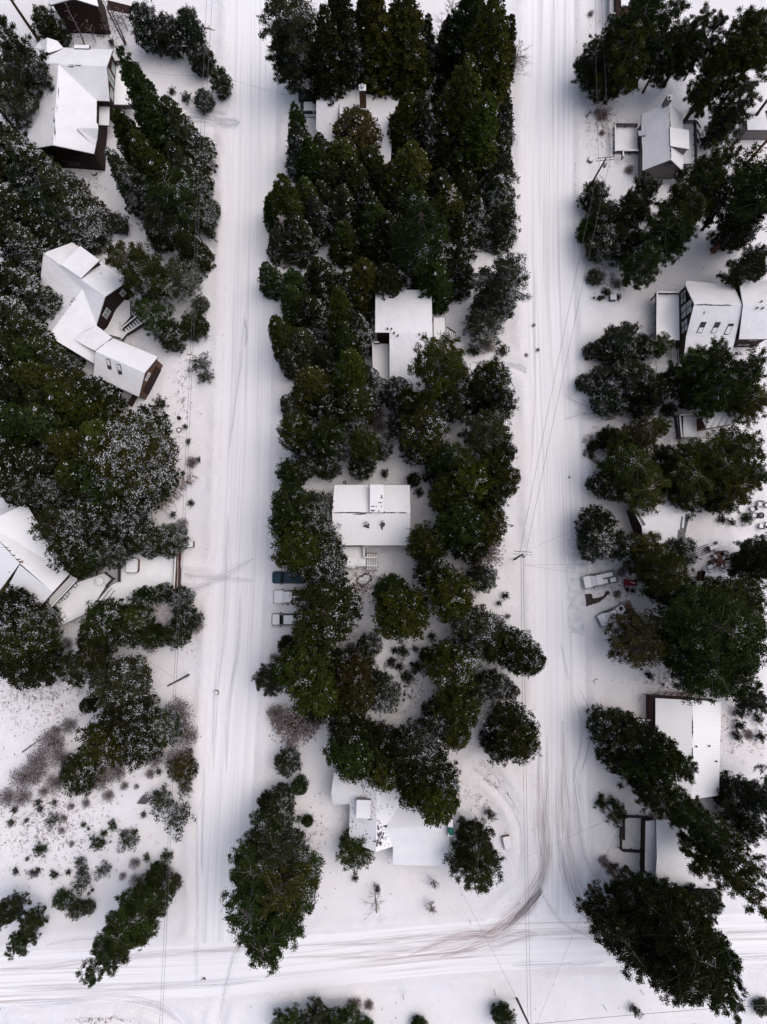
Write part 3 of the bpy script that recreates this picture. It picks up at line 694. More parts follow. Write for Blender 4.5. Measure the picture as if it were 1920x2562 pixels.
p = Q('E', 1508, 818, 6.0); child_world(MB().lathe((p.x,p.y,5.9), [(.42,0),(.42,.12),(.3,.3),(.1,.36)], 16).lathe((p.x+.1,p.y-.35,5.9), [(.36,0),(.36,.1),(.2,.25),(.05,.3)], 16), 'chimney_cap', 'green', ch)

# --- left: angled house of many roofs
hF = [[(430,170,7),(800,415,7),(1040,600,7),(955,875,4.6),(815,525,6.2),(580,640,4.6),(395,500,4.6)],
      [(815,525,6.2),(480,990,6.2),(405,920,4.6),(580,640,4.6)],
      [(815,525,6.2),(955,875,4.6),(985,1100,3.9),(930,1262,3.6),(480,990,6.2)],
      [(430,170,7),(715,65,4.9),(1000,250,4.9),(1260,450,4.9),(1040,600,7),(800,415,7)]]
root, rf, ps, W = house('angled_house', 'angled house of many snowy roofs with dark red gable wall above a terrace', 'F', (750,600,5), hF,
    [[(430,170,6.6),(715,65,4.9),(1260,450,4.9),(1040,600,6.6),(955,875,4.6),(985,1100,3.9),(930,1262,3.6),(480,990,5.8),(405,920,4.6),(580,640,4.6),(395,500,4.6)]], 'brown')
landmark('the angled house of many roofs', 'F', 750, 700)
Wd, rd = roofpart(root, 'F', [[(600,282,7.3),(795,100,6.6),(985,240,6.6),(800,418,7.3)]], name='shed_dormer'); walls(rd, 'F', [(600,282,7),(795,100,6.6),(985,240,6.6),(800,418,7)], Wd, 'brown', over=.25, z0=4.8)
Wd, rd = roofpart(root, 'F', [[(730,1025,5.2),(800,965,5.4),(860,930,5.6),(960,890,5.5),(1108,1002,5.0),(940,1136,4.9)]], name='entry_roof'); walls(rd, 'F', [(730,1025,5),(860,930,5),(960,890,5),(1108,1002,5),(940,1136,4.9)], Wd, 'tan', over=.3, z0=0)
Wg, rg = roofpart(root, 'F', [[(945,1140,6),(1430,1355,6),(1372,1590,3.7),(925,1385,3.7)],[(945,1140,6),(1110,1008,4.3),(1560,1195,4.3),(1430,1355,6)]], name='garage_roof')
pg = walls(root, 'F', [(925,1385,3.7),(1110,1008,4.3),(1560,1195,4.3),(1372,1590,3.7)], Wg, 'cedar_boards', over=.3, name='garage_wall')
wwin(root, pg[2], pg[3], .15, .85, .1, 2.4, frame='brown', glass='brown', mull=3); wwin(root, pg[2], pg[3], .4, .6, 3.2, 3.9, glass='paleglass')
for x, y in ((1090,1275),(1192,1325)):
    Wp = [Q('F', x+dx, y+dy, 5.0) for dx, dy in ((-20,-48),(20,-38),(17,48),(-20,40))]
    zt = [surf(Wg, p_.x, p_.y) or 4.8 for p_ in Wp]
    s_ = child_world(MB().add([(p_.x,p_.y,z_-.1) for p_, z_ in zip(Wp, zt)]+[(p_.x,p_.y,z_+.14) for p_, z_ in zip(Wp, zt)], [[0,1,2,3][::-1],[4,5,6,7],[0,1,5,4],[1,2,6,5],[2,3,7,6],[3,0,4,7]]), 'skylight', 'fascia', root)
    child_world(MB().add([((p_.x*.78+sum(a.x for a in Wp)/4*.22),(p_.y*.78+sum(a.y for a in Wp)/4*.22),z_+.17) for p_, z_ in zip(Wp, zt)], [[0,1,2,3]]), 'snow_cap', 'roofsnow', s_); 
bare(root, 'F', [(740,620,18,6),(715,650,14,7),(735,635,22,4),(640,770,60,2),(570,865,50,2),(700,685,8,4),(520,935,30,2),(998,372,5,5)], W, irr=.7)
a_, b_ = Q('F',1040,620,0), Q('F',985,860,0)
wl = ps[0]
wwin(root, wl[2], wl[3], .25, .45, 2.2, 3.6, glass='paleglass'); wwin(root, wl[3], wl[4], .25, .55, 2.2, 3.8, glass='paleglass', mull=1)
Wk, dk = deck(root, 'F', [(1060,900),(1000,960),(1200,1010),(1250,950),(1200,905),(1290,790),(1290,640),(1180,620),(1110,800)], .9)
rails(root, [Q('F',x,y,1.8) for x, y in [(1290,790),(1240,850),(1190,895),(1215,920)]], .9)
stairs(root, Q('F',1225,925,.8), Q('F',1400,810,.3), 2.2, .9, .05, 7, mat='rail')
rails(root, [Q('F',x,y,1.6) for x, y in [(1210,905),(1350,790)]], .6); rails(root, [Q('F',x,y,1.6) for x, y in [(1200,1020),(1250,960),(1420,850)]], .6)
fz = Q('F', 1335, 1620, 0); fr = empty('board_fence', (fz.x,fz.y,0), 'short dark brown board fence running off the angled house garage', 'fence')
f0, f1 = Q('F',1378,1560,0), Q('F',1305,1690,0); child_world(MB().bar((f0.x,f0.y,.9),(f1.x,f1.y,.9),.10,1.8), 'board_panel', 'brown', fr)
child_world(MB().bar((f0.x,f0.y,1.85),(f1.x,f1.y,1.85),.2,.08), 'fence_cap', 'brown', fr)
# deck fence top-right of the house
o1 = Q('F', 1085, 215, 0); fr = empty('yard_fence', (o1.x,o1.y,0), 'low rail fence behind the angled house dormer', 'fence')
rails(fr, [Q('F',x,y,1) for x, y in [(1020,285),(1090,200),(1235,330)]], 0, h=1.1)

# --- left: big house with long terrace
hG = [[(215,65,4.9),(575,650,4.9),(440,800,7.5),(165,560,7.5),(-120,260,7.5),(-120,225,6.8)],
      [(165,575,7.5),(440,800,7.5),(265,1000,4.9),(45,795,4.9)],
      [(-120,260,7.6),(165,560,7.6),(0,785,5.2),(-120,900,4.5)]]
root, rf, ps, W = house('terrace_house', 'large snow roofed house at left edge with ochre gable strip, brown flue and long terrace', 'G', (250,600,5), hG[:2],
    [[(-120,225,6.8),(215,65,4.9),(575,650,4.9),(265,1000,4.9),(45,795,4.9),(165,575,7.2),(-120,260,7.2)]], 'cedar_boards', snow='riby')
landmark('the terrace house at the left edge', 'G', 330, 620)
W3, r3 = roofpart(root, 'G', [hG[2]], name='wing_roof', snow='riby'); walls(root, 'G', hG[2], W3, 'ochre', over=.5)
bare(root, 'G', [(40,430,22,4),(70,455,18,4),(110,495,20,3),(150,530,18,3),(182,549,16,12),(250,618,40,2),(80,636,5,5)], W+W3, mat='rust', irr=.7)
p = Q('G', 285, 915, 5.8); z = surf(W, p.x, p.y) or 5.5
fl = child_world(MB().tube([(p.x,p.y,z-.3),(p.x,p.y,z+3.4)], .30, 10), 'flue', 'rust', root)
child_world(MB().lathe((p.x,p.y,z+3.4), [(.3,0),(.4,.05),(.4,.3),(.1,.45)]), 'flue_cap', 'rail', fl)
child_world(MB().lathe((p.x,p.y,z-.3), [(.9,0),(.32,1.1)]), 'flashing', 'rust', fl)
# balcony
Wk, dk = deck(root, 'G', [(580,672),(635,692),(415,925),(378,885)], 3.2, name='balcony'); rails(root, [Q('G',x,y,4.1) for x, y in [(585,665),(642,695),(420,932),(376,888)]], 3.2)
o2 = Q('G', 700, 850, 0); tr = empty('terrace', (o2.x,o2.y,0), 'long raised snowy terrace with railings in front of the terrace house', 'terrace')
Wk, dk = deck(tr, 'G', [(640,720),(870,640),(935,690),(880,755),(808,868),(845,905),(1000,915),(530,1060),(420,950)][:6]+[(815,925),(530,1060),(420,945)], 1.7, legs=False)
rails(tr, [Q('G',x,y,2.6) for x, y in [(470,1000),(532,1060),(812,925)]], 1.7); rails(tr, [Q('G',x,y,2.6) for x, y in [(870,638),(938,690),(880,752)]], 1.7, cap='rail')
Wk, dk = deck(tr, 'G', [(1012,480),(1445,448),(1452,780),(1200,850),(1085,920),(850,905),(808,868),(925,740),(1003,700)], 1.5, legs=False)
rails(tr, [Q('G',x,y,2.5) for x, y in [(1425,445),(1460,445),(1444,775)]], 1.5, post='cedar_boards')
rails(tr, [Q('G',x,y,2.2) for x, y in [(992,500),(990,712)]], 1.5, cap='rail')
rails(tr, [Q('G',x,y,2.1) for x, y in [(850,910),(1110,925)]], 1.5, h=.6)
e0, e1 = Q('G',1468,445,0), Q('G',1470,800,0)
child_world(MB().box(((e0.x+e1.x)/2,(e0.y+e1.y)/2,.75),(.18,abs(e0.y-e1.y),1.7)), 'retaining_wall', 'cedar_boards', tr)
child_world(MB().box(((e0.x+e1.x)/2+.55,(e0.y+e1.y)/2,.35),(.25,abs(e0.y-e1.y)*.98,.8)), 'lower_wall', 'redbrown', tr)
for a_, b_ in (((905,755),(812,868)),((925,770),(835,885)),((950,790),(860,905))):
    q0, q1 = Q('G',*a_,1.9), Q('G',*b_,1.9); child_world(MB().bar(q0,q1,.07,.07).bar((q0.x,q0.y,1.5),q0,.07).bar((q1.x,q1.y,1.5),q1,.07), 'handrail', 'rail', tr)
for k in range(5):
    q0, q1 = Q('G',1068+14*k,852,1.0), Q('G',1064+14*k,915,1.0); child_world(MB().bar(q0,q1,.05,.3), 'step', 'rail', tr)

# --- upper right: small grey cabin
hH = [[(965,192,6.3),(988,990,6.3),(598,1142,3.3),(600,860,3.3),(585,600,3.3),(588,362,3.3)],[(965,192,6.3),(1152,372,3.3),(1165,1152,3.3),(988,990,6.3)]]
root, rf, ps, W = house('grey_cabin', 'small grey-brown gabled cabin with bright shed dormer, square chimney and side decks', 'H', (900,700,4), hH,
    [[(588,362,3.3),(1152,372,3.3),(1165,1152,3.3),(598,1142,3.3)]], 'grey', over=.45)
landmark('the small grey cabin with a chimney', 'H', 850, 650)
Wd, rd = roofpart(root, 'H', [[(975,540,6.55),(1240,585,5.3),(1245,845,5.3),(985,800,6.55)]], name='dormer'); walls(rd, 'H', [(975,540,6.5),(1240,585,5.3),(1245,845,5.3),(985,800,6.5)], Wd, 'grey', over=.15, z0=2.6)
roofpart(root, 'H', [[(640,575,4.1),(535,595,3.1),(548,660,3.1),(650,650,4.1)]], name='eave_snow_drift')
ch = slopebox(root, 'H', [(938,102),(1005,102),(1005,168),(938,168)], 4.2, 3.4, 'grey', 'chimney', 'roofsnow')
p = Q('H', 972, 130, 7.9); child_world(MB().lathe((p.x,p.y,7.6), [(.16,0),(.16,.35)]), 'flue', 'rail', ch)
wwin(root, ps[0][2], ps[0][3], .35, .5, 4.0, 4.7, frame='grey'); 
Wk, dk = deck(root, 'H', [(235,520),(525,520),(535,870),(215,872)], .9); rails(root, [Q('H',x,y,1.7) for x, y in [(525,505),(232,505)]], .8, cap='rail'); rails(root, [Q('H',x,y,1.7) for x, y in [(218,520),(222,880)]], .8, cap='white', step=1.1)
rails(root, [Q('H',x,y,1.7) for x, y in [(540,868),(330,868),(328,950)]], .8, step=1.1)
Wk, dk = deck(root, 'H', [(1150,480),(1305,480),(1330,1050),(1150,1050)], 1.6); rails(root, [Q('H',x,y,2.4) for x, y in [(1150,465),(1325,465),(1340,1050)]], 1.6, cap='rail')
stairs(root, Q('H',1320,520,1.2), Q('H',1400,580,.5), 1.2, 1.5, .2, 4); stairs(root, Q('H',1330,640,1.2), Q('H',1400,690,.5), 1.2, 1.5, .2, 4)
bare(root, 'H', [(966,300,2,90),(975,500,2,60),(985,900,2,60)], W, irr=.8)

# --- right: tall glazed gable house with second block
hI = [[(650,445,8.5),(1320,465,8.5),(1190,182,5.3),(860,152,5.0),(545,125,5.2),(522,168,5.6)],
      [(650,445,8.5),(540,890,5.2),(505,1182,3.4),(1130,1240,3.4),(1215,935,5.1),(1320,465,8.5)]]
root, rf, ps, W = house('glazed_gable_house', 'tall house with glazed gable, three skylights and snowy deck on the right', 'I', (950,600,6), hI,
    [[(545,125,5.2),(1190,182,5.3),(1290,460,7.9),(1130,1240,3.4),(505,1182,3.4),(600,600,7.4),(650,445,8.0),(560,230,6.0)]], 'olive_wall', over=.3)
landmark('the glazed gable house with skylights', 'I', 900, 600)
W2, r2 = roofpart(root, 'I', [[(1265,102,5.8),(1750,130,5.8),(1750,455,8.8),(1325,460,8.8)],[(1325,460,8.8),(1750,455,8.8),(1750,930,5.6),(1270,930,5.6)]], name='east_roof')
p2_ = walls(root, 'I', [(1265,102,5.8),(1750,130,5.8),(1750,930,5.6),(1270,930,5.6)], W2, 'brown', over=.4, name='east_wall')
wwin(root, p2_[2], p2_[3], .25, .6, 3.4, 4.6, frame='rail', glass='glass'); wwin(root, p2_[2], p2_[3], .25, .75, .8, 2.2, frame='rail', glass='glass', mull=1)
g0, g1 = Q('I',443,330,2.9), Q('I',452,960,2.9); gx = min(p_.x for p_ in ps[0])-.02
for k, (ya, yb, z0_, z1_) in enumerate([(.04,.30,3.2,5.3),(.34,.62,3.2,7.3),(.66,.92,3.2,5.6)]):
    gy0, gy1 = Q('I',520,230,4.6).y, Q('I',500,880,4.6).y
    aa, bb = gy0+(gy1-gy0)*ya, gy0+(gy1-gy0)*yb
    fx = MB(); 
    for zz in (z0_, (z0_+z1_)/2, z1_): fx.box((gx,(aa+bb)/2,zz),(.12,abs(bb-aa),.10))
    for yy in (aa,(aa+bb)/2,bb): fx.box((gx,yy,(z0_+z1_)/2),(.125,.10,z1_-z0_))
    wn = child_world(fx, 'window', 'brown', root); child_world(MB().box((gx,(aa+bb)/2,(z0_+z1_)/2),(.05,abs(bb-aa),z1_-z0_)), 'pane', 'paleglass' if k else 'paleglass', wn)
for x, y, op in ((755,768,1),(950,772,1),(1135,790,0)):
    Wp = [Q('I', x+dx, y+dy, 6.3) for dx, dy in ((-24,-60),(50,-60),(22,58),(-50,58))]
    zt = [surf(W, p_.x, p_.y) or 6 for p_ in Wp]
    s_ = child_world(MB().add([(p_.x,p_.y,z_-.1) for p_, z_ in zip(Wp, zt)]+[(p_.x,p_.y,z_+.08) for p_, z_ in zip(Wp, zt)], [[3,2,1,0],[4,5,6,7],[0,1,5,4],[1,2,6,5],[2,3,7,6],[3,0,4,7]]), 'skylight', 'fascia', root); flipup(s_) if False else None
    t0 = .5 if op else .22
    qq = [(Wp[0].lerp(Wp[3], t0), zt[0]+(zt[3]-zt[0])*t0),(Wp[1].lerp(Wp[2], t0), zt[1]+(zt[2]-zt[1])*t0),(Wp[2],zt[2]),(Wp[3],zt[3])]
    cx_, cy_ = sum(a[0].x for a in qq)/4, sum(a[0].y for a in qq)/4
    child_world(MB().add([(cx_+(a.x-cx_)*.8, cy_+(a.y-cy_)*.88, z_+.13) for a, z_ in qq], [[0,1,2,3]]), 'snow_cap', 'roofsnow', s_)
bare(root, 'I', [(760,458,90,5),(900,461,80,6),(1050,463,80,5),(1180,465,70,4),(790,565,12,3),(795,545,6,3),(785,580,8,3)], W, irr=.7)
vents(root, 'I', [(1510,508),(1585,512),(1557,425)], W2, h=.4)
Wk, dk = deck(root, 'I', [(135,300),(440,315),(450,950),(135,950)], 2.9); rails(root, [Q('I',x,y,3.8) for x, y in [(440,285),(135,285),(130,960)]], 2.9)
for k in range(7):
    q0, q1 = Q('I',350+26*k,1080-6*k,1.2), Q('I',350+26*k,1270-8*k,1.2); child_world(MB().bar(q0,q1,.10,.10), 'stair_tread', 'white', root)

# --- right: small cabin with white ribbed metal roof
hJ = [[(1000,148,4.4),(1060,285,4.4),(1480,200,5.6),(1420,60,5.6)]]
root, rf, ps, W = house('metal_roof_cabin', 'small brown cabin with white ribbed metal roof and deck half hidden under the pines', 'K', (1100,200,3), hJ, [hJ[0]], 'cedar_boards', snow='ribwide', over=.3, cat='cabin')
landmark('the ribbed metal-roof cabin', 'K', 1050, 220)
Wk, dk = deck(root, 'K', [(825,160),(960,150),(970,370),(828,372)], 1.9); rails(root, [Q('K',x,y,2.8) for x, y in [(935,150),(792,152),(812,372)]], 1.9); rails(root, [Q('K',x,y,1.9) for x, y in [(752,160),(780,372)]], 1.0, cap='rail')
# --- right: grey shed-like roof with bare strips
hK = [[(420,1250,5.0),(905,1108,5.0),(640,940,3.8),(320,1065,3.8)],[(420,1250,5.0),(905,1108,5.0),(850,1378,3.0),(442,1472,3.0)]]
root, rf, ps, W = house('bare_edged_shed', 'grey shed with dark open side and bare strips edging its snowy roof', 'K', (640,1200,4), hK,
    [[(320,1065,3.8),(640,940,3.8),(905,1108,4.6),(850,1378,3.0),(442,1472,3.0)]], 'brown', over=.3, cat='shed')
landmark('the shed with bare roof edges', 'K', 640, 1220)
M['bareroof'] = noisy('bare_grey_roofing', (.11,.11,.115), (.19,.19,.195), 3, .8)

def quadpatch(root, c, pts, W, mat, dz=.014):
    Wp = []
    for x, y in pts:
        z = 4.5
        for _ in range(4):
            p_ = Q(c, x, y, z); z = surf(W, p_.x, p_.y) or z
        Wp.append((p_.x, p_.y, z+dz))
    o = child_world(MB().add(Wp, [list(range(len(Wp)))]), 'bare_roof_patch', mat, root); flipup(o)
quadpatch(root, 'K', [(345,1085),(362,1080),(462,1238),(428,1246)], W, 'bareroof')
quadpatch(root, 'K', [(850,1130),(895,1118),(842,1370),(768,1375),(775,1290),(835,1262)], W, 'bareroof')
quadpatch(root, 'K', [(810,1155),(826,1152),(812,1290),(790,1300)], W, 'bareroof')
quadpatch(root, 'K', [(665,968),(700,985),(780,1070),(760,1080)], W, 'bareroof')
# --- right: red-brown house with ribbed metal roof
hL = [[(372,215,3.4),(805,240,4.6),(790,1382,4.6),(368,1340,3.4)],[(805,240,4.6),(1128,256,3.4),(1103,1336,3.4),(790,1382,4.6)]]
root, rf, ps, W = house('red_brown_house', 'red-brown house under broad ribbed snow roof with small porch on its left', 'L', (800,800,4), hL,
    [[(345,200,3.4),(1110,256,3.4),(1103,1336,3.4),(345,1340,3.4)]], 'redbrown', snow='riby', over=.1)
landmark('the red-brown house with ribbed roof', 'L', 750, 700)
vents(root, 'L', [(838,768),(986,763),(1068,940)], W, h=.25); bare(root, 'L', [(797,500,3,80),(797,600,3,50),(795,860,2,70)], W, irr=.7)
Wk, dk = deck(root, 'L', [(105,468),(325,472),(325,700),(100,700)], 1.0); rails(root, [Q('L',x,y,1.9) for x, y in [(325,468),(110,462),(104,700)]], 1.0, post='redbrown')
stairs(root, Q('L',1105,1140,.8), Q('L',1190,1145,.3), 1.5, .8, .1, 4, mat='tan')
slopebox(root, 'L', [(576,1325),(716,1330),(712,1388),(574,1365)], 1.5, .9, 'redbrown', 'porch_step', 'snow')
# --- lower right: house with gable block and flat lean-to
hM = [[(598,685,5.6),(1530,700,5.6),(1462,305,3.8),(590,292,3.8)],[(598,685,5.6),(575,985,3.8),(1400,1018,3.8),(1530,700,5.6)]]
root, rf, ps, W = house('lean_to_house', 'tan house at lower right with long white roof, flat lean-to and fenced yard', 'M', (1000,690,4), hM,
    [[(590,292,3.8),(1462,305,3.8),(1400,1018,3.8),(575,985,3.8)]], 'tan', over=.35)
landmark('the tan house with the flat lean-to', 'M', 900, 700)
W2, r2 = roofpart(root, 'M', [[(482,310,3.0),(588,300,3.1),(585,980,3.1),(474,885,3.0)]], name='lean_to_roof'); walls(root, 'M', [(482,310,3),(588,300,3),(585,980,3),(474,885,3)], W2, 'brown', over=.3, name='lean_to_wall')
vents(root, 'M', [(1125,965)], W, h=.3)
o3 = Q('M', 350, 440, 0); fr = empty('yard_fence', (o3.x,o3.y,0), 'dark rail fence round the snowy yard left of the flat lean-to', 'fence')
rails(fr, [Q('M',x,y,1) for x, y in [(540,270),(290,262),(255,280),(255,500)]], 0, h=1.2, cap='rail'); rails(fr, [Q('M',x,y,1) for x, y in [(228,380),(228,605)]], 0, h=1.1, cap='rail')
rails(fr, [Q('M',x,y,1) for x, y in [(240,615),(455,628)]], 0, h=1.2, cap='rail'); rails(fr, [Q('M',x,y,1) for x, y in [(448,630),(440,900)]], 0, h=1.2, cap='rail')
# --- far right: little grey shed by the edge, and the porch at the top edge
root, rf, ps, W = house('garden_shed', 'little dark grey shed with flat snowy roof at right edge under the trees', 2, (1600,800,3), [[(1525,756,3.2),(1720,760,3.2),(1720,842,3.0),(1532,840,3.0)]],
    [[(1525,756,3.2),(1720,760,3.2),(1720,842,3.0),(1532,840,3.0)]], 'grey', over=.15, cat='shed')
landmark('the small shed at the right edge', 2, 1600, 830)
o4 = Q(2, 670, 30, 0); pr = empty('porch', (o4.x,o4.y,0), 'railed snowy porch cut by the top edge right of the road', 'porch')
Wk, dk = deck(pr, 2, [(640,-120),(695,-120),(695,92),(640,90)], 1.6); rails(pr, [Q(2,x,y,2.4) for x, y in [(640,-120),(640,92),(695,92)]], 1.6, post='metal', cap='metal', slats=True)
W5, r5 = roofpart(pr, 2, [[(712,-140,3.2),(800,-140,3.2),(760,38,3.2),(712,38,3.2)]], name='porch_roof')
child_world(MB().box((sum(p_.x for p_ in W5[0])/4, sum(p_.y for p_ in W5[0])/4, 1.4), (3.0,9,3.0)), 'wall', 'brown', pr)
# ------------------------------------------------------------------ vehicles
def rrect(L0, L1, W, r, n=5):
    pts = []
    for cx, cy, a0 in ((L1-r, W/2-r, 0), (L0+r, W/2-r, 90), (L0+r, -W/2+r, 180), (L1-r, -W/2+r, 270)):
        for k in range(n+1): a = R_(a0+90*k/n); pts.append((cx+r*math.cos(a), cy+r*math.sin(a)))
    return pts
def loft(levels):
    mb = MB(); n = len(levels[0][0])
    for pts, z in levels: mb.v += [Vector((p[0],p[1],z(p) if callable(z) else z)) for p in pts]
    for i in range(len(levels)-1):
        for j in range(n): mb.f.append([i*n+j, i*n+(j+1)%n, (i+1)*n+(j+1)%n, (i+1)*n+j])
    mb.f.append(list(range(n))[::-1]); mb.f.append([(len(levels)-1)*n+j for j in range(n)]); return mb
def snowpad(pts, z, t=.07, shrink=.06):
    cx = sum(p[0] for p in pts)/len(pts); cy = sum(p[1] for p in pts)/len(pts); s = lambda k: [(cx+(p[0]-cx)*k, cy+(p[1]-cy)*k) for p in pts]
    return loft([(s(1),z),(s(.99),z+t*.6),(s(1-shrink),z+t)])
def vehicle(name, label, cat, loc, ang, L=4.7, W=1.85, H=1.6, paint='silver', hood=.27, cab=(.27,.98), snow=('hood','roof'), open_bed=False, rackw=None, screen_snow=False, group=None):
    """x forward = front of the car"""
    root = empty(name, (loc.x, loc.y, .0), label, cat, group, ang)
    hx = L/2; bz = .98
    pl_ = rrect(-hx, hx, W, .32)
    sc = lambda pts, kx, ky, dx=0: [(p[0]*kx+dx, p[1]*ky) for p in pts]
    xh = hx-L*hood
    xb = hx-L*cab[1]; 
    low = loft([(sc(pl_,.97,.94),.28),(pl_,.42),(pl_,.75),(sc(pl_,.985,.95),.92),(sc(pl_,.95,.86),bz)])
    body = low.build('body', paint, root, smooth=False)
    c0 = rrect(xb+.02, xh+.25, W*.90, .18); c1 = rrect(xb+.22, xh-.42, W*.74, .16)
    loft([(c0,bz-.03),(c1,H)]).build('cabin', paint, root)
    # glass: windscreen, rear window, sides - thin slabs standing just off the cabin
    def pane(nm, q, mat='glass', th=.02):
        q = [Vector(v) for v in q]; nrm = (q[1]-q[0]).cross(q[3]-q[0]).normalized()*th
        mb = MB().add(q+[v+nrm for v in q], [[3,2,1,0],[4,5,6,7],[0,1,5,4],[1,2,6,5],[2,3,7,6],[3,0,4,7]]); mb.build(nm, mat, root)
    f0, f1 = xh+.27, xh-.40; wb, wt = W*.90/2-.12, W*.74/2-.08
    def P3(t, s): # windscreen plane points
        return (f0+(f1-f0)*t+.015, s*(wb+(wt-wb)*t), bz-.03+(H-bz+.03)*t+.012)
    pane('windscreen', [P3(.08,-1),P3(.08,1),P3(.92,1),P3(.92,-1)])
    r0, r1 = xb+.0, xb+.20
    def P4(t, s): return (r0+(r1-r0)*t-.012, s*(wb+(wt-wb)*t), bz-.03+(H-bz+.03)*t)
    pane('rear_window', [P4(.1,1),P4(.1,-1),P4(.9,-1),P4(.9,1)])
    for s in (-1, 1):
        yb, yt = s*(W*.45+.012), s*(W*.37+.012)
        xs0, xs1 = xb+.25, xh+.02
        def P5(t, x): k = .12+.76*t; return (x, yb+(yt-yb)*k, bz-.03+(H-bz+.03)*k)
        mid_ = (xs0+xs1)/2
        for a_, b_ in ((xs0+.08, mid_-.05),(mid_+.05, xs1-.1)):
            q = [P5(0,a_),P5(0,b_),P5(1,b_-.08),P5(1,a_+.08)]; pane('side_window', q if s < 0 else q[::-1])
        mr = MB().box((xh+.05, s*(W/2+.08), 1.02), (.16,.2,.14)); mr.build('mirror', 'dark', root)
    for sx_ in (hx*.62, -hx*.60):
        for s in (-1, 1):
            wm = MB().tube([(sx_, s*(W/2-.22), .33),(sx_, s*(W/2+.0), .33)], .33, 14); wl_ = wm.build('wheel', 'dark', root)
            MB().tube([(sx_, s*(W/2-.01), .33),(sx_, s*(W/2+.012), .33)], .18, 10).build('rim', 'metal', wl_)
    for s in (-1, 1):
        MB().box((hx-.05, s*W*.34, .68), (.10,.34,.14)).build('headlight', 'white', root)
    if 'hood' in snow: snowpad(rrect(xh+.22, hx-.14, W*.84, .22), bz+.005).build('hood_snow', 'roofsnow', root)
    if 'roof' in snow: snowpad(rrect(xb+.24, xh-.44, W*.72, .14), H+.005).build('roof_snow', 'roofsnow', root)
    if 'screen' in snow:
        q = [P3(.03,-1.05),P3(.03,1.05),P3(.97,1.05),P3(.97,-1.05)]; pane('windscreen_snow', [(v[0]+.03,v[1],v[2]+.03) for v in q], 'roofsnow', .05)
    return root, xh, xb, bz
def pickup(name, label, loc, ang, L=5.2, W=1.9, paint='silver', cover='full', load=None):
    root = empty(name, (loc.x, loc.y, 0), label, 'pickup truck', None, ang); hx = L/2; bz = 1.0; H = 1.72
    pl_ = rrect(-hx, hx, W, .25); sc = lambda pts, kx, ky: [(p[0]*kx, p[1]*ky) for p in pts]
    xf = hx-1.35; xc = xf-1.55      # front of the cab, back of the cab
    loft([(rrect(-hx*.98,hx*.98,W*.95,.25),.35),(pl_,.5),(pl_,.82),(rrect(-hx,hx,W*.97,.25),.86)]).build('body', paint, root)
    hd = rrect(xf-.1, hx-.06, W*.93, .22); loft([(hd,.84),(sc(hd,.995,.97),bz)]).build('bonnet', paint, root)
    c0 = rrect(xc, xf+.22, W*.92, .14); c1 = rrect(xc+.12, xf-.42, W*.78, .14); loft([(c0,.84),(c0,bz),(c1,H)]).build('cabin', paint, root)
    f = MB()
    for s in (-1, 1): f.box(((-hx+xc)/2, s*(W/2-.06), 1.02), (xc+hx-.02, .10, .40))
    f.box((-hx+.06, 0, 1.02), (.10, W-.1, .38)); f.build('bed_sides', paint, root)
    for s in (-1, 1):
        q = [Vector((xc+.3,s*(W*.46+.012),bz+.05)),Vector((xf+.0,s*(W*.46+.012),bz+.05)),Vector((xf-.4,s*(W*.40+.012),H-.1)),Vector((xc+.32,s*(W*.40+.012),H-.1))]
        MB().add(q+[v+Vector((0,s*.02,.01)) for v in q], [[0,1,2,3],[7,6,5,4],[0,4,5,1],[1,5,6,2],[2,6,7,3],[3,7,4,0]]).build('side_window', 'glass', root)
        MB().box((xf+.02, s*(W/2+.10), 1.1), (.12,.22,.18)).build('mirror', 'dark', root)
        MB().box((hx-.02, s*W*.36, .70), (.08,.30,.18)).build('headlight', 'white', root)
    q = [Vector((xf+.235,-W*.41,bz+.02)),Vector((xf+.235,W*.41,bz+.02)),Vector((xf-.38,W*.35,H-.03)),Vector((xf-.38,-W*.35,H-.03))]
    MB().add(q+[v+Vector((.03,0,.03)) for v in q], [[3,2,1,0],[4,5,6,7],[0,1,5,4],[1,2,6,5],[2,3,7,6],[3,0,4,7]]).build('windscreen', 'roofsnow' if cover == 'full' else 'glass', root)
    for sx_ in (hx-.95, -hx+1.1):
        for s in (-1, 1):
            wl_ = MB().tube([(sx_, s*(W/2-.24), .38),(sx_, s*(W/2+.01), .38)], .38, 14).build('wheel', 'dark', root)
            MB().tube([(sx_, s*(W/2), .38),(sx_, s*(W/2+.022), .38)], .2, 10).build('rim', 'metal', wl_)
    snowpad(rrect(xf+.22, hx-.10, W*.88, .2), bz+.004, .09).build('hood_snow', 'roofsnow', root)
    snowpad(rrect(xc+.14, xf-.42, W*.76, .12), H+.004, .09).build('roof_snow', 'roofsnow', root)
    MB().box((hx+.04, 0, .55), (.14, W*.96, .2)).build('bumper', 'silver', root)
    return root, hx, xc, W
a_ = Q('V', 160, 585, .7); 
vehicle('parked_car', 'dark teal car with a bare bonnet, topmost of the three beside the left road', 'car', Q('V', 440, 585, .5), math.pi, 4.9, 1.8, 1.45, 'teal', .30, snow=(), group=None)[0]
landmark('the teal car', 'V', 400, 585)
rt, hx, xc, Wt = pickup('pickup_truck', 'snow covered work truck carrying a ladder rack and crates, parked between teal and silver cars', Q('V', 530, 920, .6), math.pi, 5.9, 2.0, 'carwhite')
z = 1.2
MB().box((-1.4,0,.95),(2.6,1.75,.1)).build('bed_floor','dark',rt)
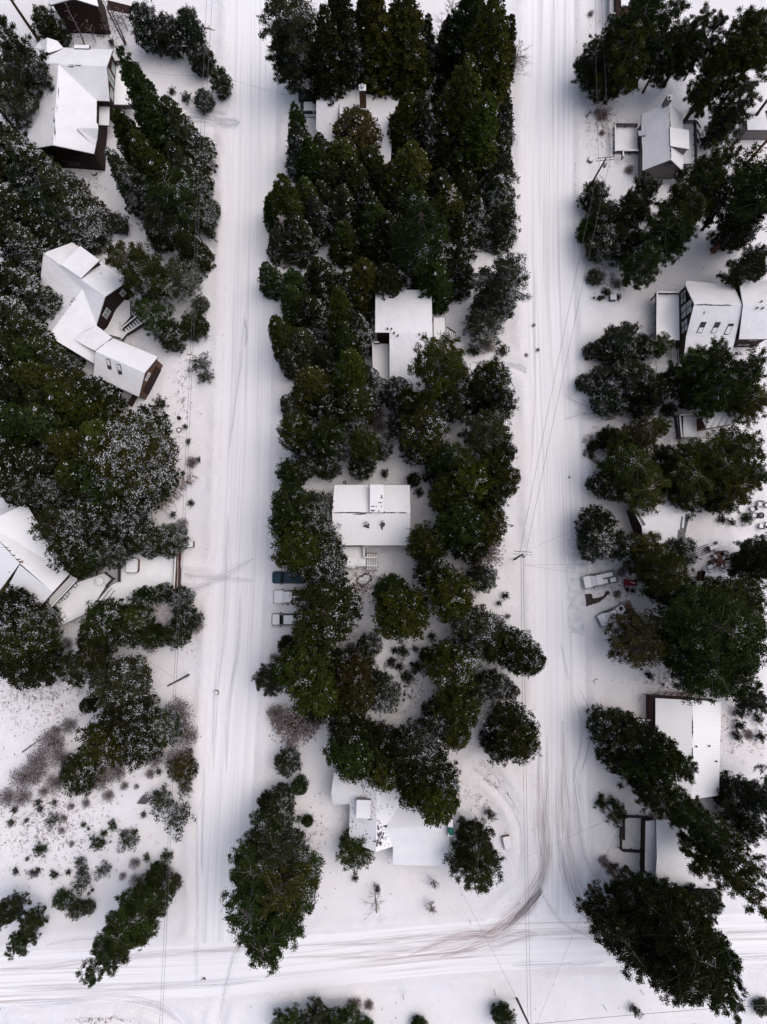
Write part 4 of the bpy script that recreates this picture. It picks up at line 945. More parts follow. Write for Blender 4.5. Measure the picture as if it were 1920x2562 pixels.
for k, (x, y, sx_, sy_, h) in enumerate([(-.65,.3,.5,.45,.5),(-1.3,.35,.5,.5,.45),(-2.0,.3,.45,.45,.5),(-.8,-.75,1.0,.3,.45),(-1.9,-.75,1.0,.3,.45)]):
    cr = MB().box((x,-y,1.0+h/2),(sx_,sy_,h)).build('load_box','dark' if k<3 else 'metal',rt); MB().box((x,-y,1.0+h+.03),(sx_*.9,sy_*.85,.05)).build('box_snow','roofsnow',cr)
rk = MB()
for x in (.1,-2.4): 
    for y in (-.95,.95): rk.box((x,y,1.4),(.07,.07,1.2))
    rk.box((x,0,2.0),(.08,2.0,.08))
rk.box((-1.1,.95,2.0),(2.7,.07,.07)); rk.box((-1.1,-.95,2.0),(2.7,.07,.07)); rk.build('ladder_rack','rail',rt)
ld = MB()
for y in (-1.0,-1.35): ld.box((-1.35,y,2.08),(3.0,.07,.1))
for k in range(9): ld.box((-2.75+.35*k,-1.175,2.08),(.06,.34,.06))
ld.build('ladder','rust',rt); MB().bar((.9,-.15,2.1),(-2.4,.15,2.1),.16,.1).build('snowy_pole','white',rt)
vehicle('parked_car', 'light grey snowy car with a clear black windscreen, lowest beside the left road', 'car', Q('V', 430, 1310, .5), math.pi, 4.9, 1.8, 1.5, 'silver', .29, snow=('hood','roof'))
landmark('the light grey car', 'V', 400, 1310)
c_ = Q('W', 585, 575, .6); d_ = Q('W', 285, 620, .6)-c_; ang = math.atan2(d_.y, d_.x)
rt, hx, xc, Wt = pickup('pickup_truck', 'tidy snow covered pickup beside the cleared earth, with boxes on its bed', c_, R_(188)+math.pi*0 if False else math.atan2(-(620-560), -1*(285-585)*-1) if False else R_(192), 5.1, 1.95, 'silver')
for x, y, lx, ly, z in ((-.75,-.42,2.3,.72,1.3),(-.55,.42,.9,.75,1.2),(-1.75,.42,1.0,.75,1.2)):
    b_ = MB().box((x,y,z-.12),(lx,ly,.3)).build('bed_box','dark',rt); snowpad([(x+p_[0],y+p_[1]) for p_ in rrect(-lx/2+.05,lx/2-.05,ly-.1,.08)], z+.04).build('box_snow','roofsnow',b_)
landmark('the tidy snow-covered pickup', 'W', 585, 575)
rt, hx, xc, Wt = pickup('pickup_truck', 'battered snow covered pickup with rusty junk in its bed next to tree trunk', Q('W', 900, 1290, .6), R_(205), 5.4, 2.0, 'silver')
for k, (x, y, s) in enumerate([(-1.0,-.4,.5),(-1.7,.35,.5),(-2.2,-.3,.6),(-2.2,.4,.5),(-1.3,.4,.45)]):
    MB().box((x,y,1.15),(s,s*1.1,.4), k).build('junk','rust' if k in (2,3) else 'dark',rt)
snowpad([(p_[0]-.9,p_[1]) for p_ in rrect(-.6,.6,1.6,.2)], 1.16).build('bed_snow','roofsnow',rt)
landmark('the junk-laden pickup', 'W', 900, 1290)
vehicle('parked_car', 'white van-like car with black windows tucked against the chimney house', 'car', Q('B', 290, 450, .5), math.pi, 4.8, 1.85, 1.8, 'carwhite', .16, snow=('roof',))
vehicle('parked_car', 'dark car barely showing above the white car by the chimney house', 'car', Q('B', 290, 290, .5), math.pi, 4.4, 1.8, 1.5, 'dark', .2, snow=())
# red sled, utility boxes, boulders
def obj1(name, label, cat, loc, parts, ang=0, group=None):
    r = empty(name, (loc.x, loc.y, 0), label, cat, group, ang)
    for nm, mb, mt in parts: mb.build(nm, mt, r)
    return r
s0 = Q('W', 1215, 645, .2)
obj1('sled', 'crimson tapered plastic sled lying on snow near the tidy pickup', 'sled', s0, [('hull', loft([([(-.95,-.38),(.95,-.30),(.95,.30),(-.95,.38)],.12),([(-1.0,-.5),(.98,-.38),(.98,.38),(-1.0,.5)],.42)]), 'red'), ('snow_patch', MB().box((.45,-.02,.43),(.5,.14,.03),-.3).box((.15,.1,.425),(.3,.08,.03),.1), 'snow')], R_(-3))
def ubox(label, c, x, y, sx_, sy_, h, ang=0, mat='rust', name='utility_box', cat='utility box'):
    p_ = Q(c, x, y, h/2)
    return obj1(name, label, cat, p_, [('cabinet', MB().box((0,0,h/2-.1),(sx_,sy_,h+.2)).box((0,-sy_/2-.02,h*.5),(sx_*.7,.04,h*.6)), mat), ('snow_cap', snowpad([(a,b) for a,b in rrect(-sx_/2,sx_/2,sy_,.12)], h+.002, .10, .1), 'roofsnow')], ang)
ubox('brown box with snowy lid standing alone in the corner garden near the dark round pine', 10, 1628, 482, 1.05, 1.75, .8, R_(12))
ubox('small dark box with bright square snow cap right of the right road', 5, 655, 275, .95, .8, 1.0, 0, 'rock')
ubox('brown mailbox-like cabinet with snowy top at the terrace corner', 6, 1225, 212, 1.5, .85, 1.0, 0, 'redbrown', 'letter_cabinet', 'cabinet')
ubox('small box with a snow lid by the shrubs left of the left road', 3, 1232, 630, .55, .45, .4, 0, 'rock', 'meter_box', 'box')
def boulder(label, c, x, y, d, seed, name='boulder'):
    rng = random.Random(seed); p_ = Q(c, x, y, .2); n = 9; R0 = d/2
    pts = [(R0*(1+rng.uniform(-.18,.18))*math.cos(2*math.pi*i/n), R0*(1+rng.uniform(-.18,.18))*math.sin(2*math.pi*i/n)) for i in range(n)]
    s = lambda k: [(a*k, b*k) for a, b in pts]
    return obj1(name, label, 'boulder', p_, [('stone', loft([(s(1.02),-.1),(s(1.05),.2),(s(.85),.45)]), 'rock'), ('snow_cap', loft([(s(.84),.452),(s(.7),.53),(s(.3),.57)]), 'roofsnow')])
boulder('snow-capped boulder left of the crossarm pole by the grey cabin', 2, 511, 1036, .95, 1)
boulder('snow-capped boulder behind the big brown house near its south wall', 'A', 1135, 2080, .8, 2)
boulder('small dark rock sitting in the middle of the right road', 5, 380, 1432, .4, 3)
boulder('snow-dusted rock beside the left road opposite the lone pole', 6, 1405, 1172, .7, 4)
boulder('snowy boulder in the open yard above the red-brown house', 8, 546, 1098, .7, 5)
boulder('brown stone lying on the cross road between the two big pines', 9, 1322, 1376, .45, 6)
# tyres / planter rings
def ringobj(name, label, cat, c, x, y, d, group=None, mat='rock', inner='snow'):
    p_ = Q(c, x, y, .1); return obj1(name, label, cat, p_, [('rim', MB().ring((0,0,.12), d/2-.09, .10), mat), ('fill', MB().lathe((0,0,.02), [(d/2-.12,0),(d/2-.14,.09),(.05,.14)]), inner)], 0, group)
ringobj('planter_ring', 'round snowy planter ring on the slope left of the left road', 'planter', 3, 1161, 1129, .85)
ringobj('planter_ring', 'small stone ring with a plant just above the round planter', 'planter', 3, 1160, 1048, .6)
ringobj('old_tyre', 'old tyre half buried behind the angled house beside thin shrubs', 'tyre', 0, 605, 1614, .85, mat='dark')
ringobj('old_tyre', 'old tyre in the yard between the big brown house and the small snowy bush', 'tyre', 0, 825, 1411, .65, mat='dark')
ringobj('old_tyre', 'small tyre lying alone near the right side of the tall conifers', 'tyre', 0, 1196, 969, .55, mat='dark')
ringobj('planter_ring', 'round drum lid above the ribbed-roof house at its left corner', 'planter', 'D', 400, 172, .55)
# pond ring with stones
p_ = Q('D', 710, 1725, .1); rng = random.Random(4)
st = MB()
for i in range(22):
    a = 2*math.pi*i/22; rx, ry = 1.15+rng.uniform(-.12,.12), .75+rng.uniform(-.1,.1); st.box((rx*math.cos(a), ry*math.sin(a)*(1+.2*math.sin(2*a)), .12), (rng.uniform(.2,.38), rng.uniform(.15,.3), .26), a+rng.uniform(-.6,.6))
obj1('garden_pond', 'oval snow-filled garden pond edged with dark stones below the wooden deck', 'pond', p_, [('stone_edge', st, 'rock'), ('snow_fill', MB().prism([(.95*math.cos(a*.3), .6*math.sin(a*.3)) for a in range(21)], 0, .1), 'snow')], R_(12))
# deck table under snow and hot tub and chairs
p_ = Q('D', 510, 1445, 2.2); obj1('deck_table', 'snow laden table leaning by the rail of the ribbed-roof house deck', 'table', p_, [('tabletop', loft([(rrect(-.8,.8,1.35,.2),2.15),(rrect(-.8,.8,1.35,.2),2.2)]), 'rail'), ('leg', MB().box((-.6,.45,1.8),(.06,.06,.7)).box((.6,.45,1.8),(.06,.06,.7)).box((.6,-.45,1.8),(.06,.06,.7)).box((-.6,-.45,1.8),(.06,.06,.7)), 'rail'), ('snow_cover', snowpad(rrect(-.82,.82,1.4,.25), 2.2, .2, .15), 'roofsnow')], R_(80))
p_ = Q('G', 1098, 580, 2.3); obj1('hot_tub', 'rounded hot tub with snow covered lid on the terrace', 'hot tub', p_, [('shell', loft([(rrect(-1.0,1.0,1.75,.3),1.5),(rrect(-1.08,1.08,1.8,.35),2.35)]), 'rust'), ('lid', loft([(rrect(-1.06,1.06,1.78,.35),2.352),(rrect(-1.06,1.06,1.78,.35),2.45)]), 'rail'), ('snow_cover', snowpad(rrect(-1.04,1.04,1.76,.38), 2.452, .14, .06), 'roofsnow')], R_(88))
p_ = Q('G', 828, 708, 2.3); obj1('round_table', 'round table with thick snow top on the terrace by the conifers', 'table', p_, [('tabletop', MB().lathe((0,0,2.25), [(.62,0),(.62,.06)],20), 'rail'), ('pedestal', MB().lathe((0,0,1.7), [(.3,0),(.08,.08),(.08,.55)]), 'rail'), ('snow_cover', MB().lathe((0,0,2.312), [(.62,0),(.58,.1),(.3,.14)],20), 'roofsnow')])
def chair(label, loc, z, ang, group, mat='rail', s=1.0):
    r = empty('chair', (loc.x, loc.y, z), label, 'chair', group, ang)
    MB().box((0,0,.42*s),(.62*s,.62*s,.06)).build('seat', mat, r); MB().box((-.32*s,0,.68*s),(.07,.62*s,.55*s)).build('backrest', mat, r)
    for y in (-.32,.32): MB().box((0,y*s,.58*s),(.62*s,.07,.06)).build('armrest', mat, r)
    for x in (-.27,.27):
        for y in (-.27,.27): MB().box((x*s,y*s,.2*s),(.06,.06,.44*s)).build('leg', mat, r)
    snowpad(rrect(-.27*s,.29*s,.54*s,.08), .452*s, .1).build('seat_snow', 'roofsnow', r); return r
for (x, y), lb in zip([(502,970),(527,992)], ['left of the two snowy chairs at the narrow terrace corner', 'right of the two snowy chairs at the narrow terrace corner']): chair(lb, Q('G',x,y,2.0), 1.72, R_(130), 'terrace corner chairs', 'white')
p_ = Q('G', 546, 1027, 2.0); obj1('side_table', 'small round snowy side table next to the two terrace corner chairs', 'table', p_, [('tabletop', MB().lathe((0,0,2.15),[(.3,0),(.3,.05)]), 'white'), ('pedestal', MB().lathe((0,0,1.7),[(.15,0),(.05,.1),(.05,.45)]), 'rail'), ('snow_cover', MB().lathe((0,0,2.202),[(.3,0),(.27,.08),(.1,.1)]), 'roofsnow')])
tl = MB()
for k in range(4): tl.box((-1.0+.5*k, (.05,-.04,.06,-.02)[k], 1.9), (.22,.25,.5), .3*k)
for k, (x, y) in enumerate([(628,745),(560,815),(545,840),(500,870)]): chair(['bar chair nearest the conifers outside the balcony rail','second bar chair along the outside of the balcony rail','third bar chair along the outside of the balcony rail','last bar chair at the low end of the balcony rail'][k], Q('G',x,y,2.0), 1.72, R_(-45), 'chairs under the balcony rail', 'rail', .8)
for k, (x, y, a) in enumerate([(1510,1080,200),(1580,1028,260),(1648,1040,300),(1592,1250,80),(1650,1238,60),(1527,1145,170)]):
    chair(['dark lounge chair upper left of the fire pit','grey chair directly above the fire pit','chair above the fire pit touching the right edge','chair directly below the fire pit','chair below the fire pit at the right edge','pale chair between the potted shrub and fire pit'][k], Q('K',x,y,.3), 0, R_(a), 'chairs round the fire pit', 'rail', 1.15)
ringobj('fire_pit', 'round dark fire pit amid the circle of yard chairs', 'fire pit', 'K', 1600, 1143, .95, mat='dark', inner='rock')
for k, (x, y) in enumerate([(1378,1003),(1403,1022),(1440,1000),(1472,1012),(1405,990),(1435,1025)]): ringobj('flower_pot', 'small dark pot in the cluster above the fire pit yard', 'pot', 'K', x, y, .42, 'cluster of pots', mat='rust')
ringobj('hoop', 'pale hoop lying on the snow left of the potted shrubs', 'hoop', 'K', 1196, 1147, .6, mat='rail')
ringobj('hoop', 'dark ring next to the junk pile near the barrel', 'hoop', 'K', 1152, 1413, .5, mat='dark')
p_ = Q('K', 1240, 1515, .5); obj1('barrel', 'dark open barrel at upper right of the rusty junk heap', 'barrel', p_, [('drum', MB().lathe((0,0,-.1), [(.36,0),(.38,.5),(.36,1.0)]).ring((0,0,.9),.37,.03), 'dark'), ('fill', MB().lathe((0,0,.9),[(.32,0),(.30,.02)]), 'metal')])
rng = random.Random(8); jk = MB()
for k in range(46):
    a = rng.uniform(0,6.28); r0 = rng.uniform(0,1.35); x, y = r0*math.cos(a), r0*math.sin(a); z = .7*(1-r0/1.6)
    if k % 2: jk.bar((x,y,z*.6),(x+rng.uniform(-.9,.9),y+rng.uniform(-.9,.9),z+rng.uniform(0,.3)),.10,.05)
    else: jk.box((x,y,z*.5+.1),(rng.uniform(.3,.8),rng.uniform(.2,.6),z*.8+.25),a)
sn = MB()
for k in range(9): a = rng.uniform(0,6.28); r0 = rng.uniform(.2,1.1); sn.box((r0*math.cos(a), r0*math.sin(a), .95-.4*r0), (rng.uniform(.3,.7),.16,.06), a)
obj1('junk_heap', 'rust brown heap of boards and scrap left of the dark tree trunk', 'junk heap', Q('K',1185,1590,.3), [('scrap', jk, 'rust'), ('snow_patch', sn, 'snow')])
p_ = Q('K', 1085, 1650, .3); obj1('crate', 'grey crate with snowy lid left of the rusty junk heap', 'crate', p_, [('crate_body', MB().box((0,0,.3),(.8,.6,.7),.4).box((.2,.75,.25),(.4,.4,.5),.2), 'rail'), ('snow_cap', MB().box((0,0,.69),(.7,.5,.08),.4), 'roofsnow')])
p_ = Q('K', 1045, 1660, .3); obj1('wheelbarrow', 'grey-green tub at far left of the junk heap', 'wheelbarrow', Q('K',1040,1662,.3), [('tray', loft([(rrect(-.3,.3,.45,.1),.25),(rrect(-.45,.45,.65,.15),.6)]), 'metal'), ('handle', MB().bar((.3,.2,.4),(1.0,.25,.6),.05).bar((.3,-.2,.4),(1.0,-.25,.6),.05), 'rail'), ('wheel', MB().tube([(-.5,-.05,.18),(-.5,.05,.18)],.18), 'dark')], R_(50))
p_ = Q('K', 1120, 1460, .5); obj1('workbench', 'snow topped bench at upper left of the junk heap', 'bench', p_, [('bench_top', MB().box((0,0,.75),(1.6,.7,.08)), 'rail'), ('leg', MB().box((-.7,0,.35),(.08,.6,.75)).box((.7,0,.35),(.08,.6,.75)), 'rail'), ('snow_cover', MB().box((.1,0,.85),(1.3,.6,.1)), 'roofsnow')], R_(15))
lg = MB()
for k in range(5): lg.bar((-1.1,.14*k*2-.5,.1),(1.0,.14*k*2-.5,.14),.09)
obj1('lumber', 'row of thin poles laid on snow left of the snowy bench', 'lumber', Q('K',1025,1490,.1), [('pole', lg, 'rail')], R_(20))
sl_ = MB()
for k in range(7): sl_.box((-.95+.32*k,0,.5),(.12,.05,1.1))
sl_.box((0,.03,.3),(2.2,.05,.1)).box((0,.03,.8),(2.2,.05,.1)); obj1('picket_fence', 'short row of dark pickets below the junk heap', 'fence', Q('K',940,1752,.4), [('pickets', sl_, 'rail')])
obj1('woodshed', 'tiny red-brown woodshed with snowy lid between the pickets and pines', 'shed', Q('K',1020,1745,.8), [('wall', MB().box((0,0,.7),(1.0,1.4,1.7)), 'redbrown'), ('snow_cap', snowpad(rrect(.0,1.1,1.3,.1), 1.552), 'roofsnow'), ('roof', MB().box((.1,0,1.52),(1.4,1.5,.06)), 'redbrown')], R_(-12))
# playset / trailer by the dark trunk
fr_ = MB()
for x in (-1.4,1.4):
    for y in (-.6,.6): fr_.box((x,y,.8),(.1,.1,1.7))
for y in (-.6,.6): fr_.box((0,y,1.6),(2.9,.1,.1))
for x in (-1.4,-.4,.5,1.4): fr_.box((x,0,1.62),(.1,1.3,.08))
obj1('trailer_frame', 'brown open trailer frame above the horizontal dark trunk near the right edge', 'trailer', Q('K',1455,1545,.8), [('frame', fr_, 'rust'), ('trailer_deck', MB().box((0,0,.45),(3.0,1.2,.1)), 'rail'), ('wheel', MB().ring((-1.9,0,.35),.32,.10), 'dark')])
vehicle('parked_car', 'grey vehicle wedged under the horizontal dark trunk near the right edge', 'car', Q('K', 1450, 1635, .5), math.pi, 3.9, 1.8, 1.5, 'silver', .25, snow=('hood',))
# weathered slatted stack in the shrubs lower left
sk = MB()
for k in range(6): sk.bar((-.55+.2*k,-.75+.13*k,.25+.03*k),(-.45+.2*k,.75+.03*k,.45),.13,.08)
obj1('slatted_pallet', 'weathered dark slatted pallet leaning against the snow dusted shrub', 'pallet', Q(9,930,222,.3), [('slats', sk, 'rail')], R_(-35))
obj1('pink_ribbon', 'bright pink ribbon tied on the shrub beside the left road end', 'ribbon', Q(9,1128,778,1.0), [('ribbon', MB().box((0,0,1.0),(.55,.12,.1),-.1).box((.1,-.1,.95),(.3,.1,.12),.4), 'pink')])
# driveway marker stakes along the cross road
for k, (c, x, y) in enumerate([(10,408,1475),(10,955,1470),(10,1545,1440),(11,835,1440),(11,595,1540),(10,1385,985),(11,565,720),(11,1155,1520)]):
    b_ = Q(c, x, y, 0); lbl = ['left of the three stakes in the snow bank below the cross road','middle of the three stakes in the snow bank below the cross road','right of the three stakes in the snow bank below the cross road','snow stake left of the biggest pine group at lower right','snow stake near the bottom right of the junction','snow stake near the curve below the dark round pine','stake left of the thick cut-looking trunk','stake just under the big lower right pines'][k]
    obj1('snow_stake', 'thin ' + lbl if not lbl.startswith('snow') else lbl, 'stake', b_, [('stake', MB().tube([(0,0,-.1),(.05,0,1.5)], .035, 5), 'rail')])

# ------------------------------------------------------------------ poles and wires
def upole(label, base, top, h=10.0, arms=1, trans=False, ang=0.0, short=False):
    b_ = P(*base, 0); t_ = P(*top, h)
    r = empty('utility_pole', (b_.x, b_.y, 0), label, 'utility pole'); o = Vector((b_.x,b_.y,0)); t_ = t_-o
    MB().tube([(0,0,-.2),(t_.x*.5,t_.y*.5,h*.5),t_], [.17,.145,.11], 9).build('mast', 'woodpole', r)
    for k in range(arms):
        z = h-.35-.9*k; c_ = Vector((t_.x*z/h, t_.y*z/h, z)); d = Vector((math.cos(ang), math.sin(ang), 0))*(1.25 if not short else .7)
        ar = MB().bar(c_-d, c_+d, .13, .13).bar(c_-d+Vector((.12,.35,0)), c_+d+Vector((.12,.35,0)), .08, .08).build('crossarm', 'woodpole', r)
        for s in (-1,-.55,.55,1): q = c_+d*s; MB().lathe((q.x,q.y,q.z+.06), [(.05,0),(.07,.1),(.03,.2)], 8).build('insulator', 'metal', ar)
        MB().bar(c_-d+Vector((0,0,.09)), c_+d+Vector((0,0,.09)), .09, .04).build('arm_snow', 'roofsnow', ar)
    if trans:
        z = h-1.9; q = Vector((t_.x*z/h+.35, t_.y*z/h-.15, z)); MB().lathe(q, [(.22,0),(.24,.1),(.24,.75),(.12,.85)], 12).build('transformer', 'metal', r)
    return o+t_
c_ = lambda c, x, y: S(c, x, y)
T1 = upole('leaning dark utility pole beside the left road above the angled house', c_(0,1365,1658), c_(0,1272,1495), 9, arms=0)
T3 = upole('lone brown utility pole left of the left road below the ringed conifer', c_(6,1225,1058), c_(6,1088,1130), 9.5, arms=0, trans=False)
T4 = upole('utility pole with double crossarm and transformer left of the grey cabin', c_(2,478,1262), c_(2,612,1028), 10.5, arms=1, trans=True, ang=R_(6))
T5 = upole('utility pole with crossarm at the left kerb of the right road', c_(8,20,310), c_(8,72,275), 9, arms=1, trans=True, ang=R_(-3))
T6 = upole('utility pole cut by the bottom edge below the junction', c_(11,35,1500), c_(11,125,1690), 9.5, arms=0)
T7 = upole('utility pole rising through the small tufted shrubs left of the fenced yard', c_(11,588,218), c_(11,712,370), 9.5, arms=0)
def wire(label, a, b, sag=.5, r=.020, group=None, n=14):
    a, b = Vector(a), Vector(b); m = (a+b)/2; pts = []
    for i in range(n+1):
        t = i/n; p_ = a.lerp(b, t); p_.z -= sag*4*t*(1-t); pts.append(p_-Vector((m.x,m.y,0)))
    o = MB().tube(pts, r, 4, cap=False).build('overhead_wire', 'wire', None); o.location = (m.x, m.y, 0)
    return tag(o, label, 'wire', group)
zt = 9.2
N1 = lambda x, y: Q(0, x, y, zt)
wire('left wire of the pair above the left verge, upper frame to the leaning pole', Q(0,1352,-300,zt), Q(0,1268,1500,zt), .3)
wire('right wire of the pair above the left verge, upper frame to the leaning pole', Q(0,1392,-300,zt), Q(0,1285,1500,zt), .3)
wire('left wire running from the leaning pole down to the lone brown pole', Q(0,1268,1500,zt), Q(6,1128,1110,zt), .5)
wire('right wire running from the leaning pole down to the lone brown pole', Q(0,1285,1500,zt), Q(6,1142,1110,zt), .5)
wire('left wire from the lone brown pole to the bottom edge', Q(6,1128,1110,zt), Q(9,1028,1800,zt), .5)
wire('right wire from the lone brown pole to the bottom edge', Q(6,1142,1110,zt), Q(9,1045,1800,zt), .5)
for k, (x0, x1, l) in enumerate([(540,565,'left'),(572,640,'right')]): wire(f'{l} wire along the right verge from the top edge to the crossarm pole', Q(2,x0,-300,zt+.8), Q(2,x1,1030,zt+1.0), .3)
for k, (x0, x1, l) in enumerate([(575,52,'left'),(640,92,'right')]): wire(f'{l} wire slanting over the right road between the two crossarm poles', Q(2,x0,1032,zt+1.0), Q(8,x1,275,9.0), .6)
for k, (x0, x1, l) in enumerate([(62,108,'left'),(78,128,'right')]): wire(f'{l} wire from the kerb pole down the right road to the bottom edge', Q(8,x0,290,9.0), Q(11,x1,1700,9.3), .6)
wire('service wire from the kerb pole to the shed with bare roof edges', Q(8,80,260,8.6), Q('K',330,1050,3.4), .6, .012)
wire('service wire from the kerb pole over the tidy pickup', Q(8,80,345,8.2), Q('K',330,1800,3.4), .4, .012)
wire('service wire from the kerb pole straight right over the pines', Q(8,80,345,8.4), Q(8,900,340,7.5), .3, .012)
wire('service wire crossing the right road to the tufted pole', Q(11,100,582,8.8), Q(11,640,335,9.0), .3, .014)
wire('service wire from the tufted pole toward the bottom edge', Q(11,690,400,9.0), Q(11,150,1700,9.0), .3, .014)
wire('service wire from the tufted pole onto the lean-to', Q(11,725,385,9.0), Q(11,940,610,3.4), .3, .014)
wire('service wire from the glazed gable house toward the road wires', Q('I',515,215,5.3), Q(5,460,20,9.6), .4, .012)
wire('service wire from the flat garage corner over the curve to the bottom', Q(10,1250,640,3.2), Q(11,20,1470,9.2), .4, .014)
wire('low dark cable along the bottom right edge with a clamp', Q(11,110,1668,8.5), Q(11,1700,1538,8.5), .3, .028)
wire('service wire from the lone brown pole toward the left', Q(6,1128,1075,9.0), Q(6,830,900,6), .4, .012)
wire('service wire crossing the left road at the top left', Q(0,1370,470,9.2), Q('B',330,320,4), .8, .012)
wire('service wire from the left verge to the big brown house deck', Q(0,1360,480,9.2), Q(0,965,465,4.5), .6, .012)
# ------------------------------------------------------------------ trees
PROTO = {}
def leafquads(C, size, rs, up=.5, aspect=.55):
    n = len(C); d = rs.normal(size=(n,3)); d /= np.linalg.norm(d, axis=1)[:,None]
    nn = rs.normal(size=(n,3)); nn[:,2] += up*2; nn -= (nn*d).sum(1)[:,None]*d; nn /= np.linalg.norm(nn, axis=1)[:,None]+1e-9
    b = np.cross(nn, d); s = size*(.6+.8*rs.rand(n))[:,None]
    V = np.stack([C-d*s-b*s*aspect*.6, C+d*s*.2-b*s*aspect, C+d*s, C-d*s*.1+b*s*aspect], 1).reshape(-1,3)
    F = np.arange(4*n).reshape(n,4); return V, F
def lumps(rs, k=5):
    A = rs.rand(k,3)*6.28; fr = rs.randint(1,5,k); fz = rs.uniform(2,9,k)
    return lambda az, u: sum(np.sin(fr[i]*az+fz[i]*u+A[i,0]) for i in range(k))/k
def make_proto(kind, var, snow):
    rs = np.random.RandomState(hash((kind,var,snow)) % 9999 if False else {'cedar':11,'pine':23,'tall':29,'bigoak':67,'oak':37,'shrub':41,'brush':53}[kind]*100+var*10+snow)
    lf = lumps(rs)
    cfg = {'cedar': (20,3.6,460,9,9,.175,.13,.62,.04), 'tall': (26,4.2,110,8,34,.16,.29,.55,.48), 'bigoak': (18,5.4,620,8,13,.17,.22,.5,.06), 'pine': (22,3.9,125,7,34,.15,.27,.55,.25), 'oak': (8,2.8,260,6,13,.13,.17,.5,.06),
           'shrub': (1.8,1.0,60,4,9,.085,.12,.5,.05), 'brush': (2.2,1.1,105,5,3,.07,.15,.5,.05)}[kind]
    H0, R0, nb, nt_, nl, ls, cl, pw, cs = cfg
    u = rs.rand(nb*3); prof = lambda u: ((1-u)**pw if kind == 'cedar' else (np.sqrt(np.clip(1-((u-.32)/.70)**2,0,1)) if kind in ('pine','tall') else np.sqrt(np.clip(1-((u-.38)/.63)**2,0,1))))
    keep = rs.rand(nb*3) < (prof(u)+.12); u = u[keep][:nb]
    n = len(u); azm = rs.rand(n)*6.283
    if kind in ('pine','tall'): azm = np.round(azm/.42+u*20)*.42+rs.normal(size=n)*.09; u = np.round(u*15)/15+rs.normal(size=n)*.012
    L = R0*(prof(np.clip(u,0,1))*(1+(.42 if kind in ('oak','shrub','bigoak') else .26)*lf(azm,u*3)+(.17 if kind in ('oak','shrub','bigoak') else .12)*rs.normal(size=n))+.05); L = np.clip(L,.12,R0*1.35)
    if kind == 'shrub': L *= rs.choice([.4,.7,1.0,1.35], n)
    if kind in ('pine','tall'): L *= rs.choice([.55,.8,1.0,1.15,1.3], n)
    z0 = H0*(cs+(1-cs)*np.clip(u,0,.985))
    rise = {'tall':.12,'bigoak':.1,'cedar':-.22,'pine':.10,'oak':.2,'shrub':.3,'brush':.4}[kind]
    C = []; S_ = []; side0 = -.35
    for i in range(n):
        dx, dy = math.cos(azm[i]), math.sin(azm[i])
        m = max(2, int(nt_*(.35+L[i]/R0*.9)))
        s = 1-(rs.rand(m)**1.6)*.72; s[0] = 1
        lat = rs.normal(size=m)*.13*L[i]*(1.15-s*.5)
        px = dx*L[i]*s-dy*lat; py = dy*L[i]*s+dx*lat; pz = z0[i]+rise*L[i]*s*(.6+.4*s)+rs.normal(size=m)*.10*H0/20
        k = nl; c = np.repeat(np.stack([px,py,pz],1), k, 0)+rs.normal(size=(m*k,3))*np.array([cl*1.0,cl*1.0,cl*.7])
        C.append(c)
        # snow gathers on whole tufts, more on the lower limbs, on one side, and in clumps
        side = .5+.5*math.cos(azm[i]-side0); lump = .5+.5*float(lf(azm[i]*2, u[i]*6))
        pr = {0:.05,1:.26,2:.62}[snow]*(.35+1.2*(1-u[i]))*(.15+1.35*side)*(.35 if lump < .5 else 1.5)
        if kind in ('oak','bigoak','shrub','brush'): pr = {0:.05,1:.24,2:.72}[snow]*(.35+.9*side)*(.45 if lump < .5 else 1.35)
        on = rs.rand() < pr; tuft = rs.rand(m) < (.85 if on else .05); S_.append(np.repeat(tuft, k))
    C = np.concatenate(C); tuft = np.concatenate(S_)
    V, F = leafquads(C, ls, rs)
    sn = tuft & (rs.rand(len(C)) < (.60 if kind not in ('pine','tall') else .42))
    sn |= rs.rand(len(C)) < {0:.0005,1:.002,2:.006}[snow]
    # snow faces sit flat on top of the tuft
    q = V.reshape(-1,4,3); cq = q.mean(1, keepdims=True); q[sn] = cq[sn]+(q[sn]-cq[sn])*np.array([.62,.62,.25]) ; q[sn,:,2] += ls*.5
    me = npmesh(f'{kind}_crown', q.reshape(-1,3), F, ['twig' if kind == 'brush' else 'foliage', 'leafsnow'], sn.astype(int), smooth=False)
    # trunk with limbs
    mb = MB(); bend = rs.normal(size=2)*.012*H0; tr = H0*.0165 if kind in ('cedar','pine','tall') else H0*.02
    if kind in ('shrub','brush'): tr = .05
    cx = lambda z: Vector((bend[0]*math.sin(3*z/H0), bend[1]*math.sin(3*z/H0), z))
    mb.tube([cx(H0*t)-Vector((0,0,.3 if t == 0 else 0)) for t in (0,.04,.2,.4,.6,.8,.97)], [tr*1.45,tr*1.1,tr*.95,tr*.78,tr*.55,tr*.3,.03], 8)
    nf_trunk = len(mb.f)
